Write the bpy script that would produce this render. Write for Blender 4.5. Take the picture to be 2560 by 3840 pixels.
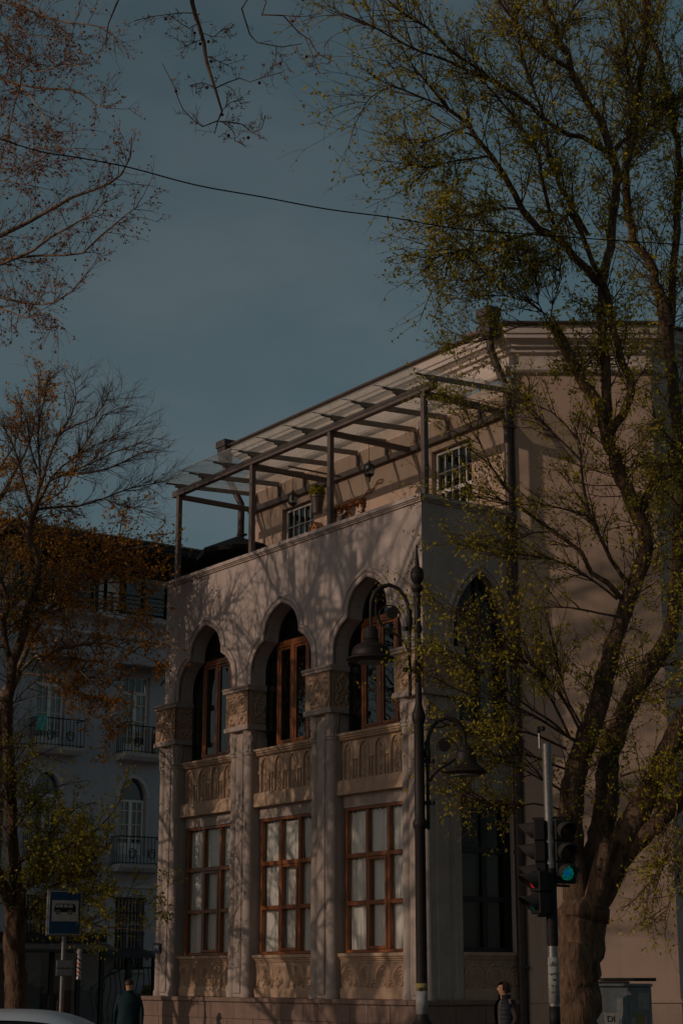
import bpy, bmesh, math, random
import numpy as np
from mathutils import Vector, Matrix

for o in list(bpy.data.objects):
    bpy.data.objects.remove(o)
sc = bpy.context.scene
COL = sc.collection
random.seed(7)
RNG = np.random.default_rng(7)

# ------------------------------------------------------------------ camera
EYE = Vector((0.0, 0.0, 1.7))
PITCH = math.atan(1743 / 6508.0)
cam_d = bpy.data.cameras.new('camera')
cam = bpy.data.objects.new('camera', cam_d)
COL.objects.link(cam)
cam.location = EYE
cam.rotation_euler = (math.radians(90) + PITCH, 0, 0)
cam_d.sensor_fit = 'VERTICAL'
cam_d.sensor_height = 36
cam_d.sensor_width = 24
cam_d.lens = 6508 / 3840 * 36
cam_d.clip_start = 0.1
cam_d.clip_end = 3000
sc.camera = cam

# ------------------------------------------------------------------ sun and sky
SUN_AZ = math.radians(-116)       # measured clockwise from +Y
SUN_EL = math.radians(19)
sun_pos = Vector((math.sin(SUN_AZ) * math.cos(SUN_EL), math.cos(SUN_AZ) * math.cos(SUN_EL), math.sin(SUN_EL)))
sd = bpy.data.lights.new('sun', 'SUN')
sd.energy = 4.5
sd.angle = math.radians(0.5)
sd.color = (1.0, 0.78, 0.62)
sun = bpy.data.objects.new('sun', sd)
COL.objects.link(sun)
sun.rotation_euler = (-sun_pos).to_track_quat('-Z', 'Y').to_euler()

world = bpy.data.worlds.new('World')
sc.world = world
world.use_nodes = True
wn = world.node_tree
wn.nodes.clear()
w_out = wn.nodes.new('ShaderNodeOutputWorld')
w_bg = wn.nodes.new('ShaderNodeBackground')
w_sky = wn.nodes.new('ShaderNodeTexSky')
w_sky.sky_type = 'NISHITA'
w_sky.sun_disc = False
w_sky.sun_elevation = SUN_EL
w_sky.sun_rotation = SUN_AZ
w_sky.altitude = 400
w_sky.air_density = 1.0
w_sky.dust_density = 2.0
w_sky.ozone_density = 1.5
w_hs = wn.nodes.new('ShaderNodeHueSaturation')
w_hs.inputs['Hue'].default_value = 0.455
w_hs.inputs['Saturation'].default_value = 0.82
w_hs.inputs['Value'].default_value = 1.0
w_tc = wn.nodes.new('ShaderNodeTexCoord')
w_mp = wn.nodes.new('ShaderNodeMapping')
w_mp.inputs['Scale'].default_value = (3.0, 3.0, 7.0)
w_nz = wn.nodes.new('ShaderNodeTexNoise')
w_nz.inputs['Scale'].default_value = 1.6
w_nz.inputs['Detail'].default_value = 5
w_cr = wn.nodes.new('ShaderNodeMapRange')
w_cr.inputs['From Min'].default_value = 0.45
w_cr.inputs['From Max'].default_value = 0.8
w_cr.inputs['To Min'].default_value = 0.0
w_cr.inputs['To Max'].default_value = 0.30
w_mx = wn.nodes.new('ShaderNodeMix')
w_mx.data_type = 'RGBA'
w_mx.inputs[7].default_value = (4.6, 4.9, 5.2, 1)
wn.links.new(w_tc.outputs['Generated'], w_mp.inputs[0])
wn.links.new(w_mp.outputs[0], w_nz.inputs['Vector'])
wn.links.new(w_nz.outputs['Fac'], w_cr.inputs[0])
wn.links.new(w_sky.outputs[0], w_hs.inputs['Color'])
wn.links.new(w_cr.outputs[0], w_mx.inputs[0])
wn.links.new(w_hs.outputs[0], w_mx.inputs[6])
wn.links.new(w_mx.outputs[2], w_bg.inputs['Color'])
wn.links.new(w_bg.outputs[0], w_out.inputs[0])
w_bg.inputs['Strength'].default_value = 0.133

sc.view_settings.view_transform = 'Standard'
sc.view_settings.look = 'None'
sc.view_settings.gamma = 1
sc.view_settings.use_curve_mapping = False
sc.view_settings.exposure = -1.9

# ------------------------------------------------------------------ helpers
F_PX, CX, CY = 6508.0, 1280.0, 1920.0

def ray(x, y):
    a, b = (x - CX) / F_PX, -(y - CY) / F_PX
    return Vector((a, math.cos(PITCH) - b * math.sin(PITCH), math.sin(PITCH) + b * math.cos(PITCH)))

def at(x, y, Y):
    """world point seen at photo position (x, y) when it stands Y metres away"""
    r = ray(x, y)
    return EYE + r * (Y / r.y)

AZ = math.radians(-35.8)
U_AX = Vector((math.sin(AZ), math.cos(AZ), 0))
D_AX = Vector((math.cos(AZ), -math.sin(AZ), 0))
CORNER = at(1590, 3754, 29.0)
CORNER.z = 0

def on_d(x, y, d):
    r = ray(x, y)
    o = EYE - CORNER - D_AX * d
    P = EYE + r * (-(o.dot(D_AX)) / r.dot(D_AX)) - CORNER
    return (-P.dot(U_AX), d, P.z)

def on_u(x, y, u):
    r = ray(x, y)
    o = EYE - CORNER - U_AX * u
    P = EYE + r * (-(o.dot(U_AX)) / r.dot(U_AX)) - CORNER
    return (-u, P.dot(D_AX), P.z)

def new_obj(name, me, mat=None, parent=None, loc=None, rot=None):
    o = bpy.data.objects.new(name, me)
    COL.objects.link(o)
    if mat is not None and me is not None and not me.materials:
        me.materials.append(mat)
    if parent is not None:
        o.parent = parent
    if loc is not None:
        o.location = loc
    if rot is not None:
        o.rotation_euler = rot
    return o

def thing(name, label, cat, loc=(0, 0, 0), rz=0.0, group=None):
    o = bpy.data.objects.new(name, None)
    COL.objects.link(o)
    o.empty_display_size = 0.2
    o.location = loc
    o.rotation_euler = (0, 0, rz)
    return tag(o, label, cat, group)

def tag(o, label=None, cat=None, group=None, kind=None):
    if label: o['label'] = label
    if cat: o['category'] = cat
    if group: o['group'] = group
    if kind: o['kind'] = kind
    return o

def copy_tree(o, parent=None):
    c = o.copy()
    COL.objects.link(c)
    c.parent = parent
    for ch in list(o.children):
        copy_tree(ch, c)
    return c

class MB:
    """collects simple shapes and links them as ONE mesh object"""
    def __init__(self):
        self.v, self.f = [], []
    def add(self, vs, fs):
        n = len(self.v)
        self.v.extend([tuple(p) for p in vs])
        self.f.extend([tuple(i + n for i in f) for f in fs])
        return self
    def box(self, x0, x1, y0, y1, z0, z1):
        vs = [(x, y, z) for x in (x0, x1) for y in (y0, y1) for z in (z0, z1)]
        return self.add(vs, [(0, 1, 3, 2), (4, 6, 7, 5), (0, 4, 5, 1), (2, 3, 7, 6), (0, 2, 6, 4), (1, 5, 7, 3)])
    def beam(self, a, b, w, h):
        """box of section w x h from a to b"""
        a, b = Vector(a), Vector(b)
        t = (b - a).normalized()
        up = Vector((0, 0, 1)) if abs(t.z) < 0.95 else Vector((1, 0, 0))
        s = t.cross(up).normalized()
        n = s.cross(t).normalized()
        vs = [p + s * (i * w / 2) + n * (j * h / 2) for p in (a, b) for i, j in ((-1, -1), (1, -1), (1, 1), (-1, 1))]
        return self.add(vs, [(3, 2, 1, 0), (4, 5, 6, 7), (0, 1, 5, 4), (1, 2, 6, 5), (2, 3, 7, 6), (3, 0, 4, 7)])
    def ext_y(self, poly, y0, y1):
        """extrude an (x, z) outline along y"""
        n = len(poly)
        vs = [(x, y0, z) for x, z in poly] + [(x, y1, z) for x, z in poly]
        fs = [tuple(range(n)), tuple(range(2 * n - 1, n - 1, -1))]
        fs += [(i, i + n, (i + 1) % n + n, (i + 1) % n) for i in range(n)]
        return self.add(vs, fs)
    def ext_x(self, poly, x0, x1):
        """extrude a (y, z) outline along x"""
        n = len(poly)
        vs = [(x0, y, z) for y, z in poly] + [(x1, y, z) for y, z in poly]
        fs = [tuple(range(n - 1, -1, -1)), tuple(range(n, 2 * n))]
        fs += [(i, (i + 1) % n, (i + 1) % n + n, i + n) for i in range(n)]
        return self.add(vs, fs)
    def ext_z(self, poly, z0, z1):
        n = len(poly)
        vs = [(x, y, z0) for x, y in poly] + [(x, y, z1) for x, y in poly]
        fs = [tuple(range(n - 1, -1, -1)), tuple(range(n, 2 * n))]
        fs += [(i, (i + 1) % n, (i + 1) % n + n, i + n) for i in range(n)]
        return self.add(vs, fs)
    def tube(self, pts, rad, n=8, cap=True):
        pts = np.array([tuple(p) for p in pts], float)
        m = len(pts)
        rad = np.full(m, rad) if np.isscalar(rad) else np.array(rad, float)
        V = tube_verts(pts, rad, n)
        fs = []
        for i in range(m - 1):
            for j in range(n):
                k = (j + 1) % n
                fs.append((i * n + j, i * n + k, (i + 1) * n + k, (i + 1) * n + j))
        if cap:
            fs.append(tuple(range(n - 1, -1, -1)))
            fs.append(tuple(range((m - 1) * n, m * n)))
        return self.add(V, fs)
    def lathe(self, prof, c=(0, 0, 0), n=16, sx=1.0, sy=1.0):
        """(radius, z) profile turned round a vertical axis through c"""
        m = len(prof)
        vs = []
        for r, z in prof:
            for j in range(n):
                a = 2 * math.pi * j / n
                vs.append((c[0] + r * sx * math.cos(a), c[1] + r * sy * math.sin(a), c[2] + z))
        fs = [(i * n + j, i * n + (j + 1) % n, (i + 1) * n + (j + 1) % n, (i + 1) * n + j) for i in range(m - 1) for j in range(n)]
        fs += [tuple(range(n - 1, -1, -1)), tuple(range((m - 1) * n, m * n))]
        return self.add(vs, fs)
    def build(self, name, mat, parent=None, smooth=False, bevel=0.0, loc=None, rot=None):
        me = bpy.data.meshes.new(name)
        me.from_pydata(self.v, [], self.f)
        if smooth:
            me.polygons.foreach_set('use_smooth', [True] * len(me.polygons))
        me.update()
        o = new_obj(name, me, mat, parent, loc, rot)
        if smooth == 'auto':
            me.set_sharp_from_angle(angle=math.radians(40))
        if bevel:
            b = o.modifiers.new('bevel', 'BEVEL')
            b.width = bevel
            b.segments = 1
            b.limit_method = 'ANGLE'
        return o

def tube_verts(pts, rad, n):
    m = len(pts)
    T = np.empty_like(pts)
    T[1:-1] = pts[2:] - pts[:-2] if m > 2 else T[1:-1]
    T[0] = pts[1] - pts[0]
    T[-1] = pts[-1] - pts[-2]
    T /= np.linalg.norm(T, axis=1)[:, None] + 1e-12
    ref = np.array([0.0, 0.0, 1.0]) if abs(T[0][2]) < 0.9 else np.array([1.0, 0, 0])
    N = np.empty_like(T)
    nn = np.cross(T[0], ref)
    nn /= np.linalg.norm(nn)
    for i in range(m):
        nn = nn - T[i] * (nn @ T[i])
        l = math.sqrt(nn @ nn)
        if l < 1e-6:
            nn = np.cross(T[i], [0.3, 0.5, 0.8]); l = np.linalg.norm(nn)
        nn = nn / l
        N[i] = nn
    B = np.cross(T, N)
    a = np.arange(n) * (2 * math.pi / n)
    V = pts[:, None, :] + rad[:, None, None] * (np.cos(a)[None, :, None] * N[:, None, :] + np.sin(a)[None, :, None] * B[:, None, :])
    return V.reshape(-1, 3)

def sweep_plan(path, prof, closed=False):
    """sweep an (out, z) profile along a plan polyline; 'out' is to the right-hand side of travel"""
    mb = MB()
    n = len(path)
    P = [Vector((p[0], p[1])) for p in path]
    nor = []
    for i in range(n):
        a = P[i] - P[i - 1] if (i > 0 or closed) else P[1] - P[0]
        b = P[(i + 1) % n] - P[i] if (i < n - 1 or closed) else P[-1] - P[-2]
        a.normalize(); b.normalize()
        na, nb = Vector((a.y, -a.x)), Vector((b.y, -b.x))
        m = (na + nb)
        m = m / max(0.2, m.length_squared) * 2
        nor.append(m)
    k = len(prof)
    vs = [(P[i].x + nor[i].x * o, P[i].y + nor[i].y * o, z) for i in range(n) for o, z in prof]
    fs = []
    for i in range(n if closed else n - 1):
        j = (i + 1) % n
        for q in range(k - 1):
            fs.append((i * k + q, j * k + q, j * k + q + 1, i * k + q + 1))
    return mb.add(vs, fs)

def grid_mesh(nx, ny, fn):
    """fn(U, V) -> X, Y, Z arrays over the unit square; returns MB"""
    u, v = np.meshgrid(np.linspace(0, 1, nx), np.linspace(0, 1, ny))
    X, Y, Z = fn(u, v)
    mb = MB()
    mb.v = list(zip(np.ravel(X).tolist(), np.ravel(Y).tolist(), np.ravel(Z).tolist()))
    idx = np.arange(nx * ny).reshape(ny, nx)
    mb.f = list(zip(idx[:-1, :-1].ravel().tolist(), idx[:-1, 1:].ravel().tolist(), idx[1:, 1:].ravel().tolist(), idx[1:, :-1].ravel().tolist()))
    return mb

def text_mesh(body, size, name, mat, parent, loc, rot, align='CENTER', depth=0.002, sx=1.0):
    cu = bpy.data.curves.new('txt', 'FONT')
    cu.body = body
    cu.size = size
    cu.align_x = align
    cu.align_y = 'CENTER'
    cu.extrude = depth
    to = bpy.data.objects.new('txt', cu)
    COL.objects.link(to)
    dg = bpy.context.evaluated_depsgraph_get()
    me = bpy.data.meshes.new_from_object(to.evaluated_get(dg))
    bpy.data.objects.remove(to)
    me.materials.clear()
    o = new_obj(name, me, mat, parent, loc, rot)
    o.scale = (sx, 1, 1)
    return o

# ------------------------------------------------------------------ materials
def base_mat(name):
    m = bpy.data.materials.new(name)
    m.use_nodes = True
    nt = m.node_tree
    b = nt.nodes['Principled BSDF']
    return m, nt, b

def surf(name, c1, c2=None, rough=0.85, scale=3.0, detail=6, bump=0.0, bscale=60.0, streak=0.0, streak_col=None, metal=0.0, spec=0.3, stretch=(1, 1, 1), contrast=(0.35, 0.65)):
    """two-tone procedural surface with noise relief and optional vertical weather streaks"""
    m, nt, b = base_mat(name)
    L = nt.links.new
    c2 = c2 or tuple(c * 0.8 for c in c1)
    tc = nt.nodes.new('ShaderNodeTexCoord')
    mp = nt.nodes.new('ShaderNodeMapping')
    mp.inputs['Scale'].default_value = stretch
    L(tc.outputs['Object'], mp.inputs[0])
    nz = nt.nodes.new('ShaderNodeTexNoise')
    nz.inputs['Scale'].default_value = scale
    nz.inputs['Detail'].default_value = detail
    nz.inputs['Roughness'].default_value = 0.74
    L(mp.outputs[0], nz.inputs['Vector'])
    mr = nt.nodes.new('ShaderNodeMapRange')
    mr.inputs[1].default_value, mr.inputs[2].default_value = contrast
    L(nz.outputs['Fac'], mr.inputs[0])
    mx = nt.nodes.new('ShaderNodeMix')
    mx.data_type = 'RGBA'
    mx.inputs[6].default_value = (*c1, 1)
    mx.inputs[7].default_value = (*c2, 1)
    L(mr.outputs[0], mx.inputs[0])
    col = mx.outputs[2]
    if streak:
        mp2 = nt.nodes.new('ShaderNodeMapping')
        mp2.inputs['Scale'].default_value = (5.0, 5.0, 0.35)
        L(tc.outputs['Object'], mp2.inputs[0])
        n2 = nt.nodes.new('ShaderNodeTexNoise')
        n2.inputs['Scale'].default_value = 1.6
        n2.inputs['Detail'].default_value = 7
        L(mp2.outputs[0], n2.inputs['Vector'])
        m2 = nt.nodes.new('ShaderNodeMapRange')
        m2.inputs[1].default_value, m2.inputs[2].default_value = 0.52, 0.78
        m2.inputs[4].default_value = streak
        L(n2.outputs['Fac'], m2.inputs[0])
        x2 = nt.nodes.new('ShaderNodeMix')
        x2.data_type = 'RGBA'
        L(m2.outputs[0], x2.inputs[0])
        L(col, x2.inputs[6])
        x2.inputs[7].default_value = (*(streak_col or tuple(c * 0.5 for c in c1)), 1)
        col = x2.outputs[2]
    L(col, b.inputs['Base Color'])
    b.inputs['Roughness'].default_value = rough
    b.inputs['Metallic'].default_value = metal
    b.inputs['Specular IOR Level'].default_value = spec
    if bump:
        n3 = nt.nodes.new('ShaderNodeTexNoise')
        n3.inputs['Scale'].default_value = bscale
        n3.inputs['Detail'].default_value = 4
        L(mp.outputs[0], n3.inputs['Vector'])
        bp = nt.nodes.new('ShaderNodeBump')
        bp.inputs['Strength'].default_value = 0.6
        bp.inputs['Distance'].default_value = bump
        L(n3.outputs['Fac'], bp.inputs['Height'])
        L(bp.outputs[0], b.inputs['Normal'])
    return m

def glass(name, tint=(0.9, 0.95, 0.95), refl=1.0, milk=0.0, milk_col=(0.5, 0.5, 0.48), tr=1.0):
    """thin window glass: transmits, mirrors by Fresnel, optional film of dust"""
    m, nt, b = base_mat(name)
    nt.nodes.remove(b)
    L = nt.links.new
    out = nt.nodes['Material Output']
    t = nt.nodes.new('ShaderNodeBsdfTransparent')
    t.inputs[0].default_value = (*[c * tr for c in tint], 1)
    g = nt.nodes.new('ShaderNodeBsdfGlossy')
    g.inputs['Roughness'].default_value = 0.02
    lw = nt.nodes.new('ShaderNodeLayerWeight')
    lw.inputs['Blend'].default_value = 0.5
    pw = nt.nodes.new('ShaderNodeMath'); pw.operation = 'POWER'; pw.inputs[1].default_value = 5.0
    fr = nt.nodes.new('ShaderNodeMath'); fr.operation = 'MULTIPLY_ADD'
    fr.inputs[1].default_value = 0.85; fr.inputs[2].default_value = 0.07 * refl
    L(lw.outputs['Facing'], pw.inputs[0])
    L(pw.outputs[0], fr.inputs[0])
    nz = nt.nodes.new('ShaderNodeTexNoise')
    nz.inputs['Scale'].default_value = 1.3
    tc = nt.nodes.new('ShaderNodeTexCoord')
    L(tc.outputs['Object'], nz.inputs['Vector'])
    bp = nt.nodes.new('ShaderNodeBump')
    bp.inputs['Distance'].default_value = 0.004
    L(nz.outputs['Fac'], bp.inputs['Height'])
    L(bp.outputs[0], g.inputs['Normal'])
    mx = nt.nodes.new('ShaderNodeMixShader')
    L(fr.outputs[0], mx.inputs[0])
    L(t.outputs[0], mx.inputs[1])
    L(g.outputs[0], mx.inputs[2])
    last = mx.outputs[0]
    if milk:
        d = nt.nodes.new('ShaderNodeBsdfTranslucent')
        d.inputs[0].default_value = (*milk_col, 1)
        m2 = nt.nodes.new('ShaderNodeMixShader')
        m2.inputs[0].default_value = milk
        L(last, m2.inputs[1])
        L(d.outputs[0], m2.inputs[2])
        last = m2.outputs[0]
    L(last, out.inputs[0])
    return m

def leaf_mat(name, c1, c2, trans=0.35):
    m, nt, b = base_mat(name)
    L = nt.links.new
    out = nt.nodes['Material Output']
    geo = nt.nodes.new('ShaderNodeNewGeometry')
    mx = nt.nodes.new('ShaderNodeMix')
    mx.data_type = 'RGBA'
    mx.inputs[6].default_value = (*c1, 1)
    mx.inputs[7].default_value = (*c2, 1)
    L(geo.outputs['Random Per Island'], mx.inputs[0])
    L(mx.outputs[2], b.inputs['Base Color'])
    b.inputs['Roughness'].default_value = 0.55
    b.inputs['Specular IOR Level'].default_value = 0.3
    t = nt.nodes.new('ShaderNodeBsdfTranslucent')
    L(mx.outputs[2], t.inputs[0])
    ms = nt.nodes.new('ShaderNodeMixShader')
    ms.inputs[0].default_value = trans
    L(b.outputs[0], ms.inputs[1])
    L(t.outputs[0], ms.inputs[2])
    L(ms.outputs[0], out.inputs[0])
    return m

def emit_mat(name, col, strength, cell=0.0):
    m, nt, b = base_mat(name)
    b.inputs['Base Color'].default_value = (*[c * 0.3 for c in col], 1)
    b.inputs['Emission Color'].default_value = (*col, 1)
    b.inputs['Emission Strength'].default_value = strength
    if cell:
        L = nt.links.new
        tc = nt.nodes.new('ShaderNodeTexCoord')
        vo = nt.nodes.new('ShaderNodeTexVoronoi')
        vo.inputs['Scale'].default_value = cell
        L(tc.outputs['Object'], vo.inputs['Vector'])
        mr = nt.nodes.new('ShaderNodeMapRange')
        mr.inputs[2].default_value = 0.7
        mr.inputs[3].default_value = strength * 1.5
        mr.inputs[4].default_value = strength * 0.25
        L(vo.outputs['Distance'], mr.inputs[0])
        L(mr.outputs[0], b.inputs['Emission Strength'])
    return m

M = {}
M['stucco'] = surf('stucco', (0.52, 0.425, 0.375), (0.41, 0.335, 0.293), 0.9, 0.9, 8, 0.006, 35, 0.5, (0.27, 0.22, 0.19))
M['stone'] = surf('pilaster_stone', (0.43, 0.35, 0.30), (0.33, 0.265, 0.225), 0.85, 1.6, 8, 0.004, 45, 0.55, (0.22, 0.17, 0.14))
M['carved'] = surf('carved_stone', (0.49, 0.34, 0.232), (0.39, 0.262, 0.172), 0.85, 4, 6, 0.003, 70, 0.4, (0.2, 0.14, 0.1))
M['plinth'] = surf('plinth_stone', (0.25, 0.165, 0.125), (0.18, 0.12, 0.095), 0.85, 2.2, 8, 0.004, 60, 0.45, (0.11, 0.08, 0.07))
M['mortar'] = surf('mortar', (0.30, 0.24, 0.2), None, 0.95, 8)
M['cornice'] = surf('cornice_paint', (0.62, 0.52, 0.45), (0.5, 0.42, 0.36), 0.8, 2, 6, 0.002, 60, 0.35, (0.3, 0.25, 0.2))
M['tan'] = surf('tan_stucco', (0.53, 0.375, 0.28), (0.45, 0.315, 0.235), 0.9, 0.8, 8, 0.005, 40, 0.35, (0.26, 0.19, 0.15))
M['wood'] = surf('varnished_wood', (0.30, 0.098, 0.028), (0.17, 0.052, 0.015), 0.35, 6, 6, 0.001, 80, spec=0.5, stretch=(6, 6, 0.6))
M['white_wood'] = surf('white_paint', (0.72, 0.68, 0.63), (0.6, 0.56, 0.52), 0.5, 6, 4)
M['black_metal'] = surf('black_iron', (0.022, 0.02, 0.019), (0.04, 0.034, 0.03), 0.5, 12, 6, 0.001, 90, metal=0.3)
M['lamp_metal'] = surf('lamp_iron', (0.013, 0.011, 0.0105), (0.03, 0.022, 0.018), 0.55, 14, 8, 0.0015, 80, metal=0.0, spec=0.2)
M['pergola'] = surf('pergola_paint', (0.15, 0.115, 0.1), (0.11, 0.085, 0.075), 0.5, 5, 5, 0.0008, 90, metal=0.1)
M['glass_rim'] = surf('glass_rim', (0.30, 0.33, 0.31), None, 0.3, 5)
M['rafter'] = surf('rafter_lit_paint', (0.26, 0.22, 0.195), (0.2, 0.17, 0.15), 0.5, 5, 5)  # pergola paint made lighter: the sky light rafters catch is put into the colour
M['zinc'] = surf('zinc_sheet', (0.10, 0.075, 0.062), (0.06, 0.045, 0.04), 0.5, 5, 6, 0.001, 70, metal=0.3)
M['galv'] = surf('galvanised_steel', (0.27, 0.26, 0.25), (0.16, 0.152, 0.148), 0.42, 28, 6, 0.0008, 120, metal=0.65)
M['glass'] = glass('window_glass', (0.94, 0.96, 0.95), 0.8)
M['dark_glass'] = glass('dark_glass', (0.55, 0.6, 0.6), 1.3)
M['shade_glass'] = glass('shade_glass', (0.5, 0.54, 0.54), 0.35)
M['pergola_glass'] = glass('roof_glass', (0.88, 0.92, 0.89), 1.9, 0.28, (0.78, 0.74, 0.66))
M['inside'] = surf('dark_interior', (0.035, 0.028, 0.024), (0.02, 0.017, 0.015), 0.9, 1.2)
M['curtain'] = surf('curtain_linen', (0.72, 0.67, 0.6), (0.62, 0.58, 0.52), 0.9, 5, 5, stretch=(2, 2, 0.3))
M['blind'] = surf('roller_blind', (0.3, 0.27, 0.23), None, 0.9, 3)
M['grey_wall'] = surf('grey_plaster', (0.42, 0.415, 0.425), (0.35, 0.345, 0.355), 0.9, 0.6, 7, 0.004, 30, 0.3, (0.24, 0.23, 0.24))
M['pink_band'] = surf('pink_frieze', (0.40, 0.34, 0.35), (0.33, 0.28, 0.29), 0.9, 1.2, 6, 0.003, 40, 0.3)
M['pale_trim'] = surf('pale_trim', (0.52, 0.49, 0.49), (0.43, 0.40, 0.40), 0.85, 1.5, 6)
M['slate'] = surf('dark_roof_sheet', (0.05, 0.047, 0.047), (0.03, 0.028, 0.028), 0.6, 3)
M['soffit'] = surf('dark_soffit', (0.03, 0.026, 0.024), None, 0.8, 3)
M['bark'] = surf('rough_bark', (0.20, 0.118, 0.07), (0.04, 0.024, 0.015), 0.92, 9, 8, 0.06, 20, stretch=(1, 1, 0.3), contrast=(0.3, 0.62))
M['bark2'] = surf('twig_bark', (0.13, 0.075, 0.046), (0.05, 0.03, 0.02), 0.9, 9, 5, 0.004, 50)
M['plane_bark'] = surf('plane_bark', (0.26, 0.19, 0.13), (0.12, 0.085, 0.06), 0.9, 7, 6, 0.006, 30, contrast=(0.42, 0.58))
M['pink_twig'] = surf('reddish_twig', (0.15, 0.085, 0.06), (0.09, 0.05, 0.037), 0.9, 9, 4)
M['leaf_green'] = leaf_mat('spring_leaf', (0.54, 0.41, 0.026), (0.27, 0.24, 0.018), .45)
M['leaf_deep'] = leaf_mat('green_leaf', (0.44, 0.36, 0.024), (0.2, 0.2, 0.016), .45)
M['leaf_gold'] = leaf_mat('golden_bud', (0.56, 0.26, 0.03), (0.34, 0.15, 0.02), .4)
M['leaf_rust'] = leaf_mat('rusty_bud', (0.38, 0.15, 0.045), (0.2, 0.08, 0.025))
M['seed'] = surf('seed_ball', (0.07, 0.03, 0.016), None, 0.95, 60)
M['asphalt'] = surf('asphalt', (0.05, 0.049, 0.048), (0.035, 0.035, 0.035), 0.9, 4, 8, 0.004, 200)
M['paving'] = surf('paving', (0.17, 0.15, 0.135), (0.12, 0.105, 0.095), 0.9, 2, 8, 0.003, 120)
M['kerb'] = surf('kerb_stone', (0.25, 0.235, 0.215), None, 0.9, 6)
M['black'] = surf('black_plastic', (0.010, 0.009, 0.009), (0.016, 0.014, 0.013), 0.6, 10, 5, spec=0.2)
M['visor'] = surf('dusty_visor', (0.022, 0.02, 0.019), (0.05, 0.043, 0.038), 0.6, 8, 6, spec=0.2)
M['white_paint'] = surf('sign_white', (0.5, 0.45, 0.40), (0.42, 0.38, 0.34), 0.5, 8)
M['blue_paint'] = surf('sign_blue', (0.008, 0.06, 0.15), (0.007, 0.05, 0.12), 0.4, 8)
M['ink'] = surf('ink_black', (0.012, 0.012, 0.012), None, 0.6, 5)
M['paper'] = surf('paper', (0.33, 0.32, 0.30), (0.2, 0.2, 0.19), 0.9, 12, 6)
M['paper_y'] = surf('yellow_paper', (0.27, 0.2, 0.05), (0.22, 0.18, 0.09), 0.9, 9)
M['cabinet'] = surf('cabinet_paint', (0.20, 0.22, 0.23), (0.13, 0.145, 0.15), 0.5, 6, 7, 0.001, 50, 0.5, (0.07, 0.07, 0.07))
M['red_paint'] = surf('red_paint', (0.45, 0.03, 0.03), None, 0.4, 8)
M['navy_paint'] = surf('navy_paint', (0.01, 0.02, 0.06), None, 0.4, 8)
M['terracotta'] = surf('terracotta', (0.28, 0.13, 0.08), (0.2, 0.09, 0.055), 0.85, 8, 5)

# ------------------------------------------------------------------ ground
RZ = -(math.pi / 2 + AZ)          # the mansion's own axes: x along the front to the near corner, y into the house
g = MB().add([(-400, -120, -0.13), (400, -120, -0.13), (400, 700, -0.13), (-400, 700, -0.13)], [(0, 1, 2, 3)])
tag(g.build('road', M['asphalt']), kind='structure')
pav = MB().ext_z([(-60, -4.2), (1.6, -4.2), (4.6, -2.2), (6.6, 1.6), (6.6, 60), (-60, 60)], -0.125, 0.0)
pv = tag(pav.build('pavement', M['paving'], loc=CORNER, rot=(0, 0, RZ)), kind='structure')
kb = [(-60, -4.2), (1.6, -4.2), (4.6, -2.2), (6.6, 1.6), (6.6, 60)]
for (ax, ay), (bx_, by_) in zip(kb[:-1], kb[1:]):
    a, b = Vector((ax, ay, 0)), Vector((bx_, by_, 0))
    n = max(1, int(min((b - a).length, 24) / 1.0))
    st = (b - a).normalized() * (min((b - a).length, 24) / n)
    a0 = b - st * n if ax < -50 else a
    for i in range(n):
        p, q = a0 + st * i, a0 + st * (i + 0.985)
        nn = Vector((st.y, -st.x, 0)).normalized()
        MB().beam(p + nn * 0.085 + Vector((0, 0, -0.06)), q + nn * 0.085 + Vector((0, 0, -0.06)), 0.15, 0.135).build('kerb_stone', M['kerb'], pv)
# painted crossing bars on the road in front of the corner
for i in range(7):
    p = Vector((-9 + i * 1.1, 15, -0.126))
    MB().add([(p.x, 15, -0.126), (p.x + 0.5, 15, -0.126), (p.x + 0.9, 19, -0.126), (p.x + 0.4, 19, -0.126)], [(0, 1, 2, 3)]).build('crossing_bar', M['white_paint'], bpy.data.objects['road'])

# ------------------------------------------------------------------ the corner mansion
mansion = thing('corner_mansion', 'beige stucco corner mansion with lobed arches, carved pilasters and a roof terrace', 'building', CORNER, RZ)
BAYS = [6.95, 4.22, 1.49]                       # arch centres, metres left of the corner
PILS = [8.42, 5.68, 2.95, 0.27]
HALF = [(1.03, 7.16), (1.03, 7.35), (1.02, 7.5), (0.97, 7.64), (0.88, 7.76), (0.76, 7.86), (0.60, 7.94), (0.59, 8.03), (0.575, 8.13), (0.53, 8.25), (0.46, 8.35), (0.36, 8.44), (0.24, 8.51), (0.1, 8.565), (0.0, 8.60)]

def arch_path(c, half):
    L_ = [(c - w, z) for w, z in half]
    R_ = [(c + w, z) for w, z in half[-2::-1]]
    return L_ + R_

def smooth_path(pts, k=3):
    out = []
    P = [np.array(p) for p in pts]
    for i in range(len(P) - 1):
        p0, p1, p2, p3 = P[max(i - 1, 0)], P[i], P[i + 1], P[min(i + 2, len(P) - 1)]
        for j in range(k):
            t = j / k
            out.append(0.5 * (2 * p1 + (p2 - p0) * t + (2 * p0 - 5 * p1 + 4 * p2 - p3) * t * t + (3 * p1 - p0 - 3 * p2 + p3) * t ** 3))
    out.append(P[-1])
    return [tuple(p) for p in out]

XR, XL = 0.08, -8.56
outline = [(XL, 7.165)]
arches = []
for c in BAYS:
    p = arch_path(-c, HALF)
    arches.append(p)
    outline += p
outline += [(XR, 7.165), (XR, 9.66), (XL, 9.66)]
MB().ext_y(outline, 0.0, 0.33).build('arcade_wall', M['stucco'], mansion)

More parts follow.
